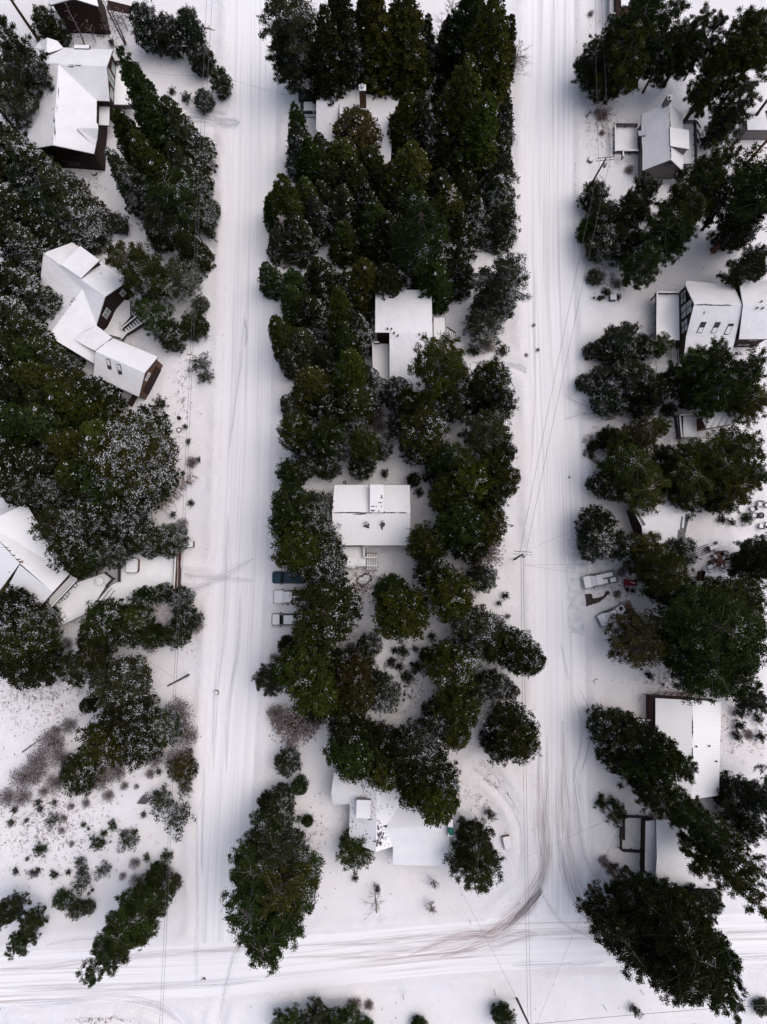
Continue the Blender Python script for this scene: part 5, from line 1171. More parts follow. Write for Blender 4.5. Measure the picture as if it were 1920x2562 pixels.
    for i in range(0, n, {'cedar':9,'pine':1,'tall':1,'oak':4,'bigoak':8,'shrub':6,'brush':1}[kind]):
        a = cx(max(z0[i]-.0,.1)); rr = {'tall':.05,'bigoak':.04,'cedar':.03,'pine':.05,'oak':.04,'shrub':.02,'brush':.018}[kind]
        e_ = Vector((math.cos(azm[i])*L[i]*.93, math.sin(azm[i])*L[i]*.93, z0[i]+rise*L[i]*.9)); 
        if kind == 'brush': a = Vector((0,0,.05)); e_ = Vector((e_.x*1.05, e_.y*1.05, e_.z))
        mb.tube([a, a.lerp(e_,.5)+Vector((0,0,.06*L[i])), e_], [rr, rr*.7, rr*.3], 4, cap=False)
    tm = bpy.data.meshes.new(f'{kind}_trunk'); tm.from_pydata([tuple(v) for v in mb.v], [], mb.f)
    tm.polygons.foreach_set('material_index', [0]*nf_trunk+[1]*(len(mb.f)-nf_trunk))
    return me, tm, H0, R0
def proto(kind, var, snow):
    k = (kind, var, snow)
    if k not in PROTO:
        me, tm, H0, R0 = make_proto(kind, var, snow); PROTO[k] = (me, {}, tm, H0, R0)
    return PROTO[k]
GK = 1.38
GREEN = {'olive': (.0200,.0225,.0072), 'green': (.0145,.0225,.0085), 'dark': (.0115,.0138,.0074), 'grey': (.0185,.0215,.0150), 'bright': (.027,.034,.009), 'red': (.0225,.0205,.0105), 'blue': (.0140,.0190,.0145)}
CNAME = {'olive':'olive','green':'green','dark':'dark green','grey':'grey-green','bright':'yellow-green','red':'rusty-tinged','blue':'bluish green'}
TREES = []
def T(c, x, y, h, w, kind='cedar', col='green', snow=1, mode='t', bark='bark', trunk=0, note=None):
    TREES.append((c, x, y, h, w, kind, col, snow, mode, bark, note))
NADP = NAD
def place_tree(t, k, rng):
    c, x, y, h, w_, kind, col, snow, mode, bark, note = t
    if c in (2, 11) and kind == 'pine' and mode == 't' and h > 8: h *= 1.2; w_ *= .88
    s = S(c, x, y); b_ = P(s[0], s[1], h if mode == 't' else 0)
    R = w_/2/43.5*(1-.6*h/116)*{'cedar':1.12 if c in (1,4) else .98,'tall':.85,'pine':.78,'oak':.77,'bigoak':.78,'shrub':.9,'brush':.9}[kind]
    if kind == 'oak' and R > 4.1: kind = 'bigoak'
    if c == 2 and kind == 'pine' and mode == 't': pass
    me, tms, tm, H0, R0 = proto(kind, k % (3 if kind in ('tall','cedar','pine','oak','bigoak') else 2), snow)
    if bark not in tms:
        t2 = tm.copy(); t2.materials.append(M[bark]); t2.materials.append(M['limb' if kind in ('pine','tall') else 'bark']); tms[bark] = t2
    nm = {'tall':'pine_tree','bigoak':'bushy_tree','cedar':'conifer_tree','pine':'pine_tree','oak':'bushy_tree','shrub':'shrub','brush':'bare_shrub'}[kind]
    r = bpy.data.objects.new(nm, None); r.empty_display_size = .5; COL.objects.link(r); r.location = (b_.x, b_.y, -.05)
    r.rotation_euler = (rng.uniform(-.02,.02), rng.uniform(-.02,.02), rng.uniform(-.7,.7))
    if kind in ('shrub','brush'): r.rotation_euler = (0,0,rng.uniform(-.9,.9))
    r.scale = (R/R0, R/R0, h/H0)
    cr = bpy.data.objects.new('crown' if kind not in ('shrub','brush') else 'foliage', me); link(cr, r)
    g = GREEN[col]; j = GK*rng.uniform(.82,1.25); cr.color = (g[0]*j*1.08*rng.uniform(.9,1.12), g[1]*j*1.05, g[2]*j*.80*rng.uniform(.85,1.15), 1)
    tk = bpy.data.objects.new('trunk' if kind not in ('shrub','brush') else 'stem', tms[bark]); link(tk, r)
    return r, b_, h
# rows: crop, x, y, height m, width in crop px
E = T
# top left
E(0,905,50,9,235,'oak','blue',1,'t'); E(0,1060,120,8,190,'oak','blue',1); E(0,1190,80,9.5,190,'oak','blue',0); E(0,1320,330,4,120,'oak','dark',0); E(0,1270,300,6,170,'oak','blue',1)
E(0,1405,455,6,150,'oak','green',1); E(0,1310,610,3.5,140,'oak','blue',1)
E(0,1110,578,1.2,50,'shrub','dark',1); E(0,1203,618,1.5,72,'shrub','dark',1)
E(0,768,300,27,300,'cedar','green',0); E(0,900,560,20,330,'cedar','green',0); E(0,1060,640,17,300,'cedar','grey',1); E(0,730,700,14,230,'cedar','olive',0); E(0,850,850,16,280,'cedar','olive',0)
E(0,700,960,17,220,'cedar','grey',2); E(0,880,1120,12,230,'cedar','grey',2); E(0,960,970,19,330,'cedar','olive',0); E(0,1100,920,15,230,'cedar','grey',1)
E(0,1050,1160,16,330,'pine','green',1); E(0,1290,1330,5,230,'oak','dark',2); E(0,1000,1330,13,250,'pine','dark',1); E(0,1160,1480,12,200,'cedar','dark',0); E(0,940,1400,9,160,'cedar','grey',1)
E(0,1350,1478,3,95,'shrub','dark',0); E(0,735,1400,5,120,'oak','grey',1); E(0,650,1548,2,70,'shrub','dark',0); E(0,690,1555,1.2,35,'shrub','dark',2)
for x,y,w in [(1312,940,24),(1352,948,14),(1380,951,12),(1400,985,20),(1338,1062,55),(1350,977,14),(1405,1071,18),(1394,1106,18),(1333,1120,28),(1365,1170,42),(1368,1208,38)]: E(0,x,y,.5+w/80,w,'shrub','green' if w>30 else 'red',0)
E(0,1390,1320,1.6,60,'brush','red',0); E(0,718,262,1.2,40,'shrub','dark',0)
# far left masses
for x,y,h,w,s,col in [(20,870,17,300,2,'grey'),(150,960,16,300,2,'grey'),(60,1080,14,280,2,'blue'),(270,1090,16,300,1,'grey'),(200,1230,14,320,1,'blue'),(360,1200,13,300,2,'grey'),(400,1320,11,280,2,'grey'),(90,1300,12,300,1,'dark'),(40,1480,14,280,2,'grey'),(250,1430,10,270,1,'grey')]: E(0,x,y,h,w,'cedar',col,s)
E(0,-10,120,20,260,'pine','dark',1); E(0,-20,330,17,220,'pine','grey',1); E(0,250,60,9,200,'oak','dark',0); E(0,250,258,24,260,'tall','dark',0,'b'); E(0,150,585,26,300,'tall','grey',1,'b'); E(0,152,900,24,260,'tall','grey',0,'b'); E(0,-10,520,14,240,'pine','grey',1)
for x,y,h,w,s,col in [(-60,800,16,330,2,'grey'),(-80,980,15,330,1,'dark'),(-60,1180,14,330,2,'grey'),(-60,1380,13,330,1,'dark'),(170,1370,12,330,1,'dark'),(310,1320,11,280,1,'grey')]: E(0,x,y,h,w,'cedar',col,s)
for x,y,h,w,s,col in [(-60,60,14,330,1,'dark'),(-60,280,14,330,2,'grey'),(-60,520,14,330,1,'dark'),(90,560,12,330,0,'green'),(-70,760,15,360,0,'dark'),(-60,1000,15,360,0,'green'),(-60,1240,13,330,1,'dark'),(-40,1450,12,300,1,'dark'),(330,1180,13,330,0,'olive'),(200,900,14,330,0,'dark')]: E(3,x,y,h,w,'cedar',col,s)
# tile 3
for x,y,h,w,s,col in [(30,90,13,250,2,'grey'),(170,200,12,270,2,'grey'),(60,430,14,280,1,'dark'),(190,540,11,260,1,'green'),(300,640,9,190,1,'grey'),(90,720,17,330,0,'olive'),(300,860,17,360,0,'olive'),(480,830,12,300,1,'dark'),
    (140,1000,19,340,0,'green'),(560,1130,21,400,0,'bright'),(800,1080,12,330,1,'dark'),(400,1400,15,340,0,'olive'),(120,1300,14,300,1,'dark')]: E(3,x,y,h,w,'cedar',col,s)
E(3,690,1230,19,560,'oak','olive',2); E(3,600,1400,16,420,'oak','green',1); E(3,850,1430,11,400,'oak','dark',2); E(3,80,1480,12,230,'oak','dark',2); E(3,290,1500,10,230,'oak','grey',2); E(3,560,1570,12,300,'oak','dark',1)
E(3,1030,950,2,85,'shrub','dark',1); E(3,1285,688,2,110,'shrub','grey',2); E(3,1325,768,2,90,'shrub','grey',2)
for x,y,w in [(1160,1050,22),(1197,1102,30),(1217,1202,34),(1183,1405,28),(1285,1320,30),(1235,1600,40)]: E(3,x,y,.9,w,'shrub','green',0)
E(3,1240,1335,1.6,75,'brush','red',1)
E(0,790,1620,15,300,'pine','olive',1); E(3,900,60,13,270,'pine','olive',1); E(3,1130,90,9,240,'pine','grey',2); E(3,940,330,9,230,'pine','green',1); E(3,1200,60,7,150,'oak','green',2); E(3,1240,430,4,190,'oak','dark',0); E(3,1290,290,3,110,'oak','grey',1); E(3,1090,490,5,200,'oak','dark',1)
# tile 6
for x,y,h,w,s,col in [(280,70,13,300,1,'grey'),(440,60,13,320,2,'grey'),(400,240,12,300,1,'green'),(600,100,12,290,2,'dark'),(770,90,11,290,2,'dark'),(560,250,9,240,1,'green'),(680,270,9,200,2,'grey'),(860,160,8,210,1,'green'),(470,330,8,200,0,'green')]: E(6,x,y,h,w,'oak',col,s)
E(6,1060,180,6,240,'oak','grey',2); E(6,940,230,6,150,'oak','grey',2)
for x,y,h,w,s,col in [(20,640,12,300,1,'dark'),(150,690,9,240,2,'green'),(40,850,14,330,1,'green'),(80,1040,13,280,0,'dark'),(20,1000,10,250,0,'dark')]: E(6,x,y,h,w,'oak',col,s)
# ring of crowns round the bare-topped tree
for x,y,h,w,s,col in [(840,695,9,190,1,'bright'),(880,565,8,150,1,'green'),(1010,535,7,140,2,'green'),(1125,570,8,160,2,'dark'),(1165,700,8,170,1,'dark'),(1080,815,9,180,1,'green'),(945,820,8,160,0,'green')]: E(6,x,y,h,w,'oak',col,s)
E(6,620,720,10,300,'oak','green',1); E(6,760,760,9,260,'oak','dark',1); E(6,570,820,8,230,'oak','dark',0)
E(6,400,1040,13,230,'pine','dark',0); E(6,540,960,10,220,'pine','dark',0)
E(6,700,1160,12,360,'oak','grey',1); E(6,540,1270,6,110,'oak','dark',0); E(6,600,1540,13,330,'oak','olive',1); E(6,760,1400,12,330,'oak','dark',1); E(6,820,1560,10,300,'oak','dark',1); E(6,780,1290,8,240,'oak','grey',2)
E(6,1020,1430,7,250,'oak','green',2); E(6,900,1500,7,200,'oak','dark',2); E(6,1215,1565,1.5,50,'shrub','dark',0)
for x,y,w,h in [(1250,735,130,2),(970,860,130,2),(860,840,110,2),(1150,1320,190,3),(1180,1460,180,3),(1140,1400,150,2.5),(310,1510,180,2.5),(430,1400,110,2),(350,1425,70,1.5),(1000,1610,130,2),(1140,1630,170,2.5),(240,1630,160,2),(370,1610,120,2),(425,860,90,1.6),(920,1240,80,1.6),(1180,80,80,1.4),(1110,830,90,1.5)]: E(6,x,y,h,w*.9,'brush','red',2)
E(6,1115,18,1.2,42,'shrub','green',1)
# tile 9 scrub
for x,y,w in [(725,390,58),(665,436,40),(628,505,88),(535,379,30),(570,404,20),(245,545,75),(95,684,38),(1073,587,70),(948,596,44),(868,426,36),(345,705,50)]: E(9,x,y,.4+w/60,w,'shrub','green',0)
for x,y,w in [(1035,235,145),(1140,350,160),(1195,140,88),(820,500,100),(805,440,60),(655,683,85),(515,620,60),(508,780,110),(528,690,70),(437,688,36),(240,676,36),(202,698,52),(170,600,26),(325,360,75),(925,315,38),(595,803,22),(570,825,18),(165,350,30),(60,370,46),(85,285,45),(250,280,45),(240,235,45),(345,235,35)]: E(9,x,y,.4+w/70,w,'shrub','grey',2 if w > 50 else 1)
for x,y,w in [(865,632,66),(788,716,46),(692,195,70),(550,243,52),(490,160,62),(800,130,52),(880,130,32),(130,215,100),(270,170,60),(30,210,110),(130,90,150),(215,40,150),(335,120,110),(640,90,130),(735,45,120),(970,50,60),(450,262,42),(390,420,40),(875,752,90),(1080,700,80),(400,340,50),(458,505,35),(920,870,120),(1000,780,90)]: E(9,x,y,.5+w/70,w,'brush','red',2)
E(9,490,60,4,270,'oak','dark',1); E(9,1160,30,4,190,'oak','red',1); E(9,385,885,2.5,125,'oak','green',1); E(9,475,945,2.5,120,'oak','grey',1); E(9,550,925,2,95,'oak','grey',1); E(9,995,725,4,140,'oak','green',0); E(9,1110,770,2.5,110,'oak','red',1); E(9,1025,35,1,40,'shrub','green',1)
E(9,575,1370,20,230,'pine','green',0); E(9,760,1130,16,300,'pine','green',0); E(9,900,950,10,280,'pine','green',0); E(9,700,1240,14,260,'pine','olive',0)
E(9,60,1210,9,150,'pine','green',0); E(9,150,1060,7,150,'pine','green',0); E(9,150,826,13,170,'pine','red',0,'b'); E(9,-10,1000,9,150,'pine','grey',0)
# tile 10
for x,y,h,w,col,s in [(15,1270,22,330,'green',0),(120,1180,20,330,'green',0),(-60,1000,20,330,'green',1),(130,900,18,370,'olive',1),(230,840,13,330,'green',1),(-40,720,16,300,'green',1),(110,590,14,330,'grey',1),(60,440,11,220,'green',1)]: E(10,x,y,h,w,'pine',col,s)
E(10,145,250,8,170,'oak','grey',1); E(10,50,250,6,100,'oak','dark',0); E(10,130,330,8,200,'oak','grey',1)
E(10,276,145,4,110,'oak','green',0); E(10,330,366,2.5,78,'oak','green',0); E(10,195,-5,5,175,'oak','grey',1); E(10,645,590,6,235,'oak','green',1); E(10,645,728,1,38,'shrub','grey',0); E(10,790,805,1.5,40,'shrub','green',0)
E(10,1450,720,12,310,'pine','dark',0); E(10,1445,570,11,270,'pine','dark',0); E(10,1410,450,6,130,'pine','dark',0); E(10,1530,318,2,62,'shrub','grey',0)
E(10,210,1760,6,230,'pine','green',0); E(10,380,1710,6,180,'pine','grey',0); E(10,560,1760,6,250,'pine','green',0); E(10,690,1760,4,150,'oak','green',0); E(10,1060,1710,2.5,110,'oak','green',0); E(10,1620,1670,4,150,'oak','green',1)
E(10,640,1555,1,90,'brush','red',0); E(10,735,1550,.8,60,'brush','red',0)
for x,y,h,w,s,col in [(590,1460,12,270,0,'dark'),(620,1620,13,340,0,'green'),(790,1560,11,260,0,'dark'),(1060,1560,12,260,2,'grey'),(930,1600,12,250,1,'dark')]: E(7,x,y,h,w,'oak',col,s)
for x,y,h,w,s,col in [(640,10,12,260,0,'olive'),(830,90,13,240,0,'bright'),(960,60,13,260,1,'dark'),(1110,60,14,300,1,'dark'),(1200,120,14,280,1,'dark'),(1180,300,16,300,0,'bright'),(1060,210,14,260,0,'olive'),(1210,250,13,240,0,'green')]: E(10,x,y,h,w,'oak',col,s)
# tile 7, seen from straight above
for x,y,h,w,s,col in [(240,260,16,330,0,'bright'),(200,60,13,280,0,'green'),(400,330,12,330,2,'grey'),(350,60,11,230,2,'grey'),(430,180,10,270,1,'dark'),(450,430,11,250,1,'blue'),
    (440,640,17,430,1,'olive'),(320,790,14,220,0,'bright'),(500,760,10,220,1,'dark'),(960,690,17,380,0,'bright'),(880,520,10,230,0,'green'),(1280,560,17,340,0,'bright'),(1130,200,13,270,0,'olive'),(1180,400,12,260,1,'dark'),
    (1500,430,8,190,1,'grey'),(1480,790,12,340,2,'grey'),(1590,880,12,260,0,'green'),(1300,1040,14,350,1,'bright'),(1320,1340,13,320,0,'olive'),(1190,1370,10,220,2,'grey'),(1310,1490,12,210,0,'bright'),(1570,1150,8,200,2,'grey'),(1440,1180,8,200,1,'grey'),
    (280,1080,19,360,0,'bright'),(380,1230,14,330,0,'bright'),(170,1060,12,200,0,'green'),(620,1080,13,240,0,'red'),(660,1230,13,260,0,'red'),(540,1010,10,200,1,'dark'),(820,1220,9,240,2,'grey'),(750,1130,9,180,1,'dark'),(400,1290,10,220,0,'dark'),(560,1320,10,200,0,'olive'),
    (1350,100,17,340,0,'green'),(1530,60,15,300,0,'olive'),(1420,200,12,250,0,'dark')]: E(7,x,y,h,w,'oak',col,s)
E(7,730,880,7,165,'oak','green',2); E(7,190,880,6,130,'oak','dark',0); E(7,65,1120,9,190,'pine','blue',0); E(7,1120,940,4,110,'oak','dark',0); E(7,750,975,2,60,'shrub','dark',0)
for x,y,w in [(960,915,76),(905,905,50),(1040,896,44),(1145,812,52),(880,985,68),(1045,1020,97),(985,1085,85),(935,1010,59),(845,1080,62),(965,1190,20),(960,1225,18),(1585,595,35)]: E(7,x,y,.8+w/70,w,'shrub','dark',1)
E(7,1625,545,1.5,45,'shrub','grey',0); E(7,1640,680,1.2,35,'brush','red',0)
for x,y,w,h in [(1290,110,150,3),(1480,280,230,4),(250,1390,260,2.5),(330,1350,180,2),(130,1310,110,1.6),(620,880,60,1.2),(130,960,80,1.2)]: E(7,x,y,h,w,'brush','red',1)
# tile 4
for x,y,h,w,s,col in [(700,40,13,230,0,'olive'),(590,110,10,200,1,'dark'),(860,60,12,240,0,'dark'),(1180,60,12,250,0,'green'),(1360,20,10,180,1,'dark'),(520,205,23,200,0,'bright'),(660,370,15,170,2,'grey'),(560,440,15,200,0,'green'),
    (590,620,22,250,0,'bright'),(720,740,13,200,2,'grey'),(640,860,13,260,1,'olive'),(220,190,15,190,0,'green'),(130,380,17,190,0,'olive'),(270,480,12,220,1,'grey'),(400,430,10,140,2,'grey'),(200,610,10,150,1,'grey'),(330,250,12,200,1,'dark'),(340,760,15,270,0,'olive'),(430,920,11,180,1,'dark'),(190,920,7,110,2,'grey'),(430,600,9,180,0,'dark'),
    (400,30,12,230,1,'dark'),(60,40,10,150,1,'green'),(230,90,13,200,0,'green')]: E(4,x,y,h,w,'cedar',col,s)
for x,y,h,w,s,col in [(220,1080,16,240,0,'bright'),(300,1180,10,220,1,'dark'),(460,1110,15,240,0,'green'),(530,1200,10,180,2,'grey'),(700,1200,13,210,0,'bright'),(820,1220,8,150,2,'grey'),(640,1080,8,170,2,'grey'),(210,1390,9,190,0,'green'),(310,1350,8,150,1,'dark'),(450,1340,7,190,1,'dark'),(680,1340,7,180,1,'dark'),
    (930,830,12,200,2,'grey'),(985,900,13,190,0,'olive'),(930,1060,8,160,2,'grey'),(1340,740,9,150,1,'grey'),(1560,740,13,260,1,'olive'),(1480,860,12,230,0,'dark'),(1630,900,12,220,1,'dark'),(1110,1090,15,330,1,'olive'),(1060,1200,10,240,1,'dark'),(1220,1290,10,230,0,'green'),(1180,1400,6,180,0,'dark'),(1030,1440,4,95,0,'dark'),(1320,900,10,260,1,'grey'),(1150,960,8,220,1,'grey')]: E(4,x,y,h,w,'oak',col,s)
E(4,1062,1530,1.3,55,'shrub','dark',0); E(4,838,1412,1.2,50,'shrub','red',0); E(4,725,400,2,90,'shrub','dark',0); E(4,730,470,2,80,'brush','red',1); E(4,800,1010,3,90,'brush','red',0); E(4,800,1090,3,90,'brush','red',0); E(4,860,1170,3,60,'shrub','grey',1)
E(4,1230,560,26,330,'pine','bright',0); E(4,1540,1080,15,290,'pine','grey',0); E(4,1340,1300,14,220,'pine','green',0); E(4,1570,1340,13,230,'oak','green',0); E(4,1400,1450,16,340,'oak','bright',0); E(4,1240,1530,12,220,'oak','bright',0); E(4,1570,1500,14,240,'oak','green',0); E(4,1650,1430,13,220,'oak','olive',0); E(4,1620,1250,9,190,'oak','dark',0)
E(4,1640,70,16,330,'pine','grey',2); E(4,1570,250,9,270,'oak','grey',1); E(4,1500,380,7,250,'pine','grey',2); E(4,1425,605,1.8,80,'shrub','dark',0); E(4,1610,600,1.8,70,'shrub','green',0); E(4,1510,560,1.8,110,'brush','red',1)
E(4,200,1580,15,290,'oak','green',0); E(4,400,1600,9,190,'oak','grey',2)
# tile 1
for x,y,h,w,s,col in [(430,30,21,270,0,'dark'),(600,110,16,220,1,'grey'),(850,95,17,340,0,'olive'),(960,-60,21,380,0,'olive'),(740,-160,20,300,0,'olive'),(540,-150,18,260,0,'dark'),(1110,90,12,150,1,'dark'),(1400,340,23,330,0,'olive'),(1510,615,21,300,0,'bright'),(1600,-80,24,360,0,'olive'),(1430,-160,20,280,0,'green'),(1280,60,12,180,0,'dark'),
    (1640,620,14,180,1,'grey'),(1640,1000,14,220,1,'grey'),(1450,1260,13,160,2,'grey'),(1590,1120,13,200,2,'grey'),(1640,1330,11,200,1,'grey'),(1600,850,12,200,1,'dark'),(985,600,15,250,0,'olive'),(1090,610,15,190,1,'grey'),(1140,760,11,180,2,'grey'),
    (650,725,11,360,1,'red'),(560,900,12,260,0,'olive'),(740,960,10,240,0,'dark'),(240,650,16,170,0,'green'),(250,790,13,190,2,'grey'),(410,870,10,170,1,'dark'),(340,900,13,220,0,'green'),(1030,935,17,340,0,'olive'),(150,1130,18,240,0,'olive'),(300,1150,13,220,0,'green'),(370,1270,12,180,1,'grey'),
    (550,1200,15,210,1,'grey'),(710,1180,14,190,1,'dark'),(770,1300,14,240,0,'green'),(1200,1100,12,230,0,'dark'),(1270,1200,16,280,0,'olive'),(560,1430,11,190,0,'green'),(850,1400,12,220,0,'dark'),(420,1180,10,200,0,'dark'),(1190,1440,12,240,1,'green'),(1340,1380,12,230,1,'dark'),(240,1380,13,200,1,'grey'),(130,1480,9,170,1,'grey'),(1500,1400,7,150,2,'grey'),(1620,1400,6,130,1,'grey'),(1260,560,10,200,0,'dark'),(1210,480,6,100,0,'dark'),
    (620,1050,12,260,0,'dark'),(480,1050,11,230,0,'dark'),(900,1060,10,230,0,'dark'),(960,1200,11,240,0,'dark'),(660,1340,9,220,0,'dark'),(1100,1500,10,240,0,'dark'),(1380,1120,10,230,0,'dark'),(1350,940,10,230,0,'dark'),(1230,850,9,200,0,'dark'),(100,1250,9,170,0,'green')]: E(1,x,y,h,w,'cedar',col,s)
E(1,200,-60,21,350,'pine','grey',1); E(1,250,160,15,330,'pine','dark',1); E(1,1080,1260,28,330,'pine','green',0,'t','bark_red'); E(1,200,280,11,260,'pine','blue',1)
E(2,20,100,14,180,'cedar','olive',0); E(2,-10,700,11,170,'cedar','grey',1)
# tile 2
for x,y,h,w,s,col in [(585,225,10,190,0,'blue'),(530,370,7,190,1,'blue'),(640,440,8,220,0,'dark'),(1280,60,14,260,0,'dark'),(1380,90,12,200,0,'blue'),(1200,170,11,260,0,'green'),(1080,180,12,260,0,'dark'),(1100,-20,16,280,0,'green'),(940,-80,18,330,0,'green'),(860,140,15,330,0,'olive'),(780,330,9,280,0,'olive'),(690,120,8,140,0,'green')]: E(2,x,y,h,w,'pine',col,s)
E(2,690,400,20,300,'cedar','olive',0,'b','bark_red')
E(2,1200,752,22,280,'tall','olive',0,'b'); E(2,1330,720,21,260,'tall','olive',0,'b'); E(2,1590,742,20,230,'tall','green',0,'b'); E(2,1290,900,14,250,'pine','grey',0,'b','bark_red'); E(2,1520,200,17,260,'pine','olive',0); E(2,1420,330,14,240,'pine','olive',0); E(2,1600,60,18,260,'pine','green',0)
E(2,1430,720,9,180,'oak','blue',0)
for x,y,h,w,s,col in [(1480,930,20,290,0,'olive'),(1330,1060,17,330,0,'green'),(1230,1230,15,330,0,'olive'),(1080,1380,14,300,0,'green'),(930,1620,11,260,0,'green'),(930,1130,13,230,0,'dark'),(860,1260,11,260,0,'dark'),(1150,1450,12,220,0,'green'),(1130,1090,4,90,0,'dark')]: E(2,x,y,h,w,'pine',col,s)
for x,y,h,w,s,col in [(570,1210,6,190,1,'dark'),(640,1340,8,220,1,'grey'),(520,1430,6,130,0,'green'),(640,1500,8,230,2,'grey'),(760,1480,9,260,0,'dark')]: E(2,x,y,h,w,'oak',col,s)
E(2,1310,1625,29,480,'tall','green',0,'b','bark_red'); E(2,1520,1065,22,260,'tall','green',0,'b','bark_red'); E(2,1600,1100,15,330,'pine','dark',0); E(2,1640,1280,14,280,'pine','dark',0); E(2,1560,1420,8,230,'oak','dark',0); E(2,1650,1620,12,240,'pine','dark',0)
for x,y,w in [(520,75,40),(600,735,90),(560,715,40),(595,850,40),(770,1090,60),(515,717,18),(497,740,14)]: E(2,x,y,.8,w,'brush','red',0)
# tile 5
for x,y,w,h,s,k_,col in [(530,600,105,3,1,'oak','dark'),(630,570,150,5,1,'oak','dark'),(760,490,240,9,1,'oak','blue'),(880,560,170,6,1,'oak','dark'),(1000,545,150,5,1,'pine','green'),(720,620,200,5,1,'oak','dark'),(560,115,115,2.5,1,'oak','grey'),
    (500,800,120,4,1,'oak','blue'),(600,750,130,5,1,'oak','blue'),(690,760,130,5,1,'oak','blue'),(560,850,95,3.5,2,'oak','grey'),(690,890,260,7,2,'oak','blue'),(870,750,240,11,1,'oak','grey'),(1030,770,120,10,0,'oak','dark'),(960,850,240,11,0,'oak','dark'),(890,985,150,5,2,'oak','blue'),(1050,985,95,4,0,'oak','blue'),
    (655,1165,150,5,0,'oak','dark'),(550,1222,75,3,0,'oak','dark'),(580,1460,120,5,2,'oak','blue'),(700,1450,220,9,1,'oak','dark')]: E(5,x,y,h,w,k_,col,s)
for x,y,w in [(625,230,55),(578,267,32),(700,265,36),(600,262,26),(540,266,14),(487,665,16),(523,1300,40),(598,1340,24)]: E(5,x,y,.9,w,'shrub','dark',0)
for x,y,w in [(500,1190,70),(495,1280,60),(690,180,60),(100,640,25),(175,605,24),(150,445,22)]: E(5,x,y,.6,w,'brush','red',0)
for x,y,h,w,s,col in [(1410,575,16,210,0,'green'),(1280,660,13,250,0,'green'),(1160,790,8,200,0,'dark'),(1650,690,22,290,0,'green'),(1500,780,19,280,0,'green'),(1380,800,10,230,0,'green'),(1650,890,13,270,0,'olive'),(1570,890,10,240,0,'dark'),(1225,890,8,130,0,'green'),
    (1330,1270,13,280,0,'bright'),(1570,1230,16,330,0,'olive'),(1430,1340,15,330,0,'olive'),(1250,1420,13,300,0,'olive'),(1530,1470,12,280,0,'olive'),(1180,1320,11,260,0,'dark'),(930,1130,13,230,0,'red'),(1010,1080,11,130,0,'bright'),(810,1190,10,220,0,'olive'),(850,1350,13,330,0,'green'),(930,1480,13,300,0,'olive'),(760,1330,8,200,1,'grey'),(1640,1400,12,220,0,'green'),(1050,1270,8,140,1,'dark'),(1100,1400,9,230,0,'dark'),(1200,1550,9,230,0,'dark'),(1400,1540,8,200,0,'dark')]: E(5,x,y,h,w,'pine',col,s)
E(5,1620,125,17,220,'tall','green',0,'b'); E(5,1640,20,10,160,'pine','green',0); E(5,1600,90,7,140,'pine','dark',0); E(5,1370,1560,5,200,'oak','grey',1)
# tile 8
for x,y,w,h,s,col in [(600,60,230,9,1,'dark'),(590,200,240,8,2,'blue'),(740,210,200,7,1,'blue'),(1130,260,230,6,2,'blue'),(820,200,110,5,0,'green')]: E(8,x,y,h,w,'oak',col,s)
E(8,1000,330,13,230,'pine','olive',0); E(8,772,393,18,220,'tall','olive',0,'b','bark_red'); E(8,940,260,9,260,'pine','olive',0); E(8,1050,460,9,260,'pine','green',0)
E(8,925,690,28,380,'tall','green',0,'b'); E(8,990,740,26,380,'tall','green',0,'b'); E(8,1392,310,18,230,'tall','dark',0,'b')
E(8,930,850,15,330,'pine','red',1,'t','bark_red'); E(8,1050,900,13,230,'cedar','bright',0)
for x,y,h,w,s,col in [(1440,570,15,270,0,'olive'),(1260,580,13,250,0,'green'),(1060,520,9,200,0,'dark'),(1620,560,17,270,0,'green'),(1510,620,17,300,0,'olive'),(1290,840,18,330,0,'green'),(1530,870,21,350,0,'olive'),(1400,1080,19,350,0,'green'),(1590,1130,18,260,0,'green'),(1500,1000,15,300,0,'dark'),(1640,700,16,260,0,'green'),(1665,280,10,190,0,'blue'),(1665,380,12,200,0,'dark'),(1640,1250,10,180,0,'blue')]: E(8,x,y,h,w,'pine',col,s)
E(8,80,930,14,280,'oak','dark',1); E(8,150,980,13,230,'oak','olive',0); E(8,40,1440,12,300,'oak','dark',1); E(8,100,1540,12,260,'oak','olive',0); E(8,-40,1560,10,230,'oak','dark',1); E(8,10,1180,6,120,'oak','grey',2)
for x,y,h,w,s,col in [(690,1440,9,260,1,'blue'),(800,1500,12,280,0,'dark'),(940,1560,14,260,0,'dark'),(1060,1660,17,280,0,'green'),(740,1600,8,260,0,'dark'),(880,1690,11,260,0,'green')]: E(8,x,y,h,w,'oak',col,s)
for x,y,w in [(712,1320,52),(675,1363,38),(905,1070,45),(1500,1396,64),(1483,1466,58),(1636,1466,60),(1505,1312,70),(848,1023,16),(990,1125,18),(880,1055,16),(1620,1350,60),(795,512,30),(757,508,26),(1383,50,48),(1445,70,44),(1540,40,40)]: E(8,x,y,.4+w/50,w,'shrub','dark' if w < 100 else 'green',0)
for x,y,w in [(1545,1450,60),(690,535,55),(715,395,60),(740,375,50)]: E(8,x,y,.5,w,'brush','red',0)
E('K',1305,1083,1.2,60,'shrub','green',1); E('K',1475,1175,1.2,80,'shrub','green',1)
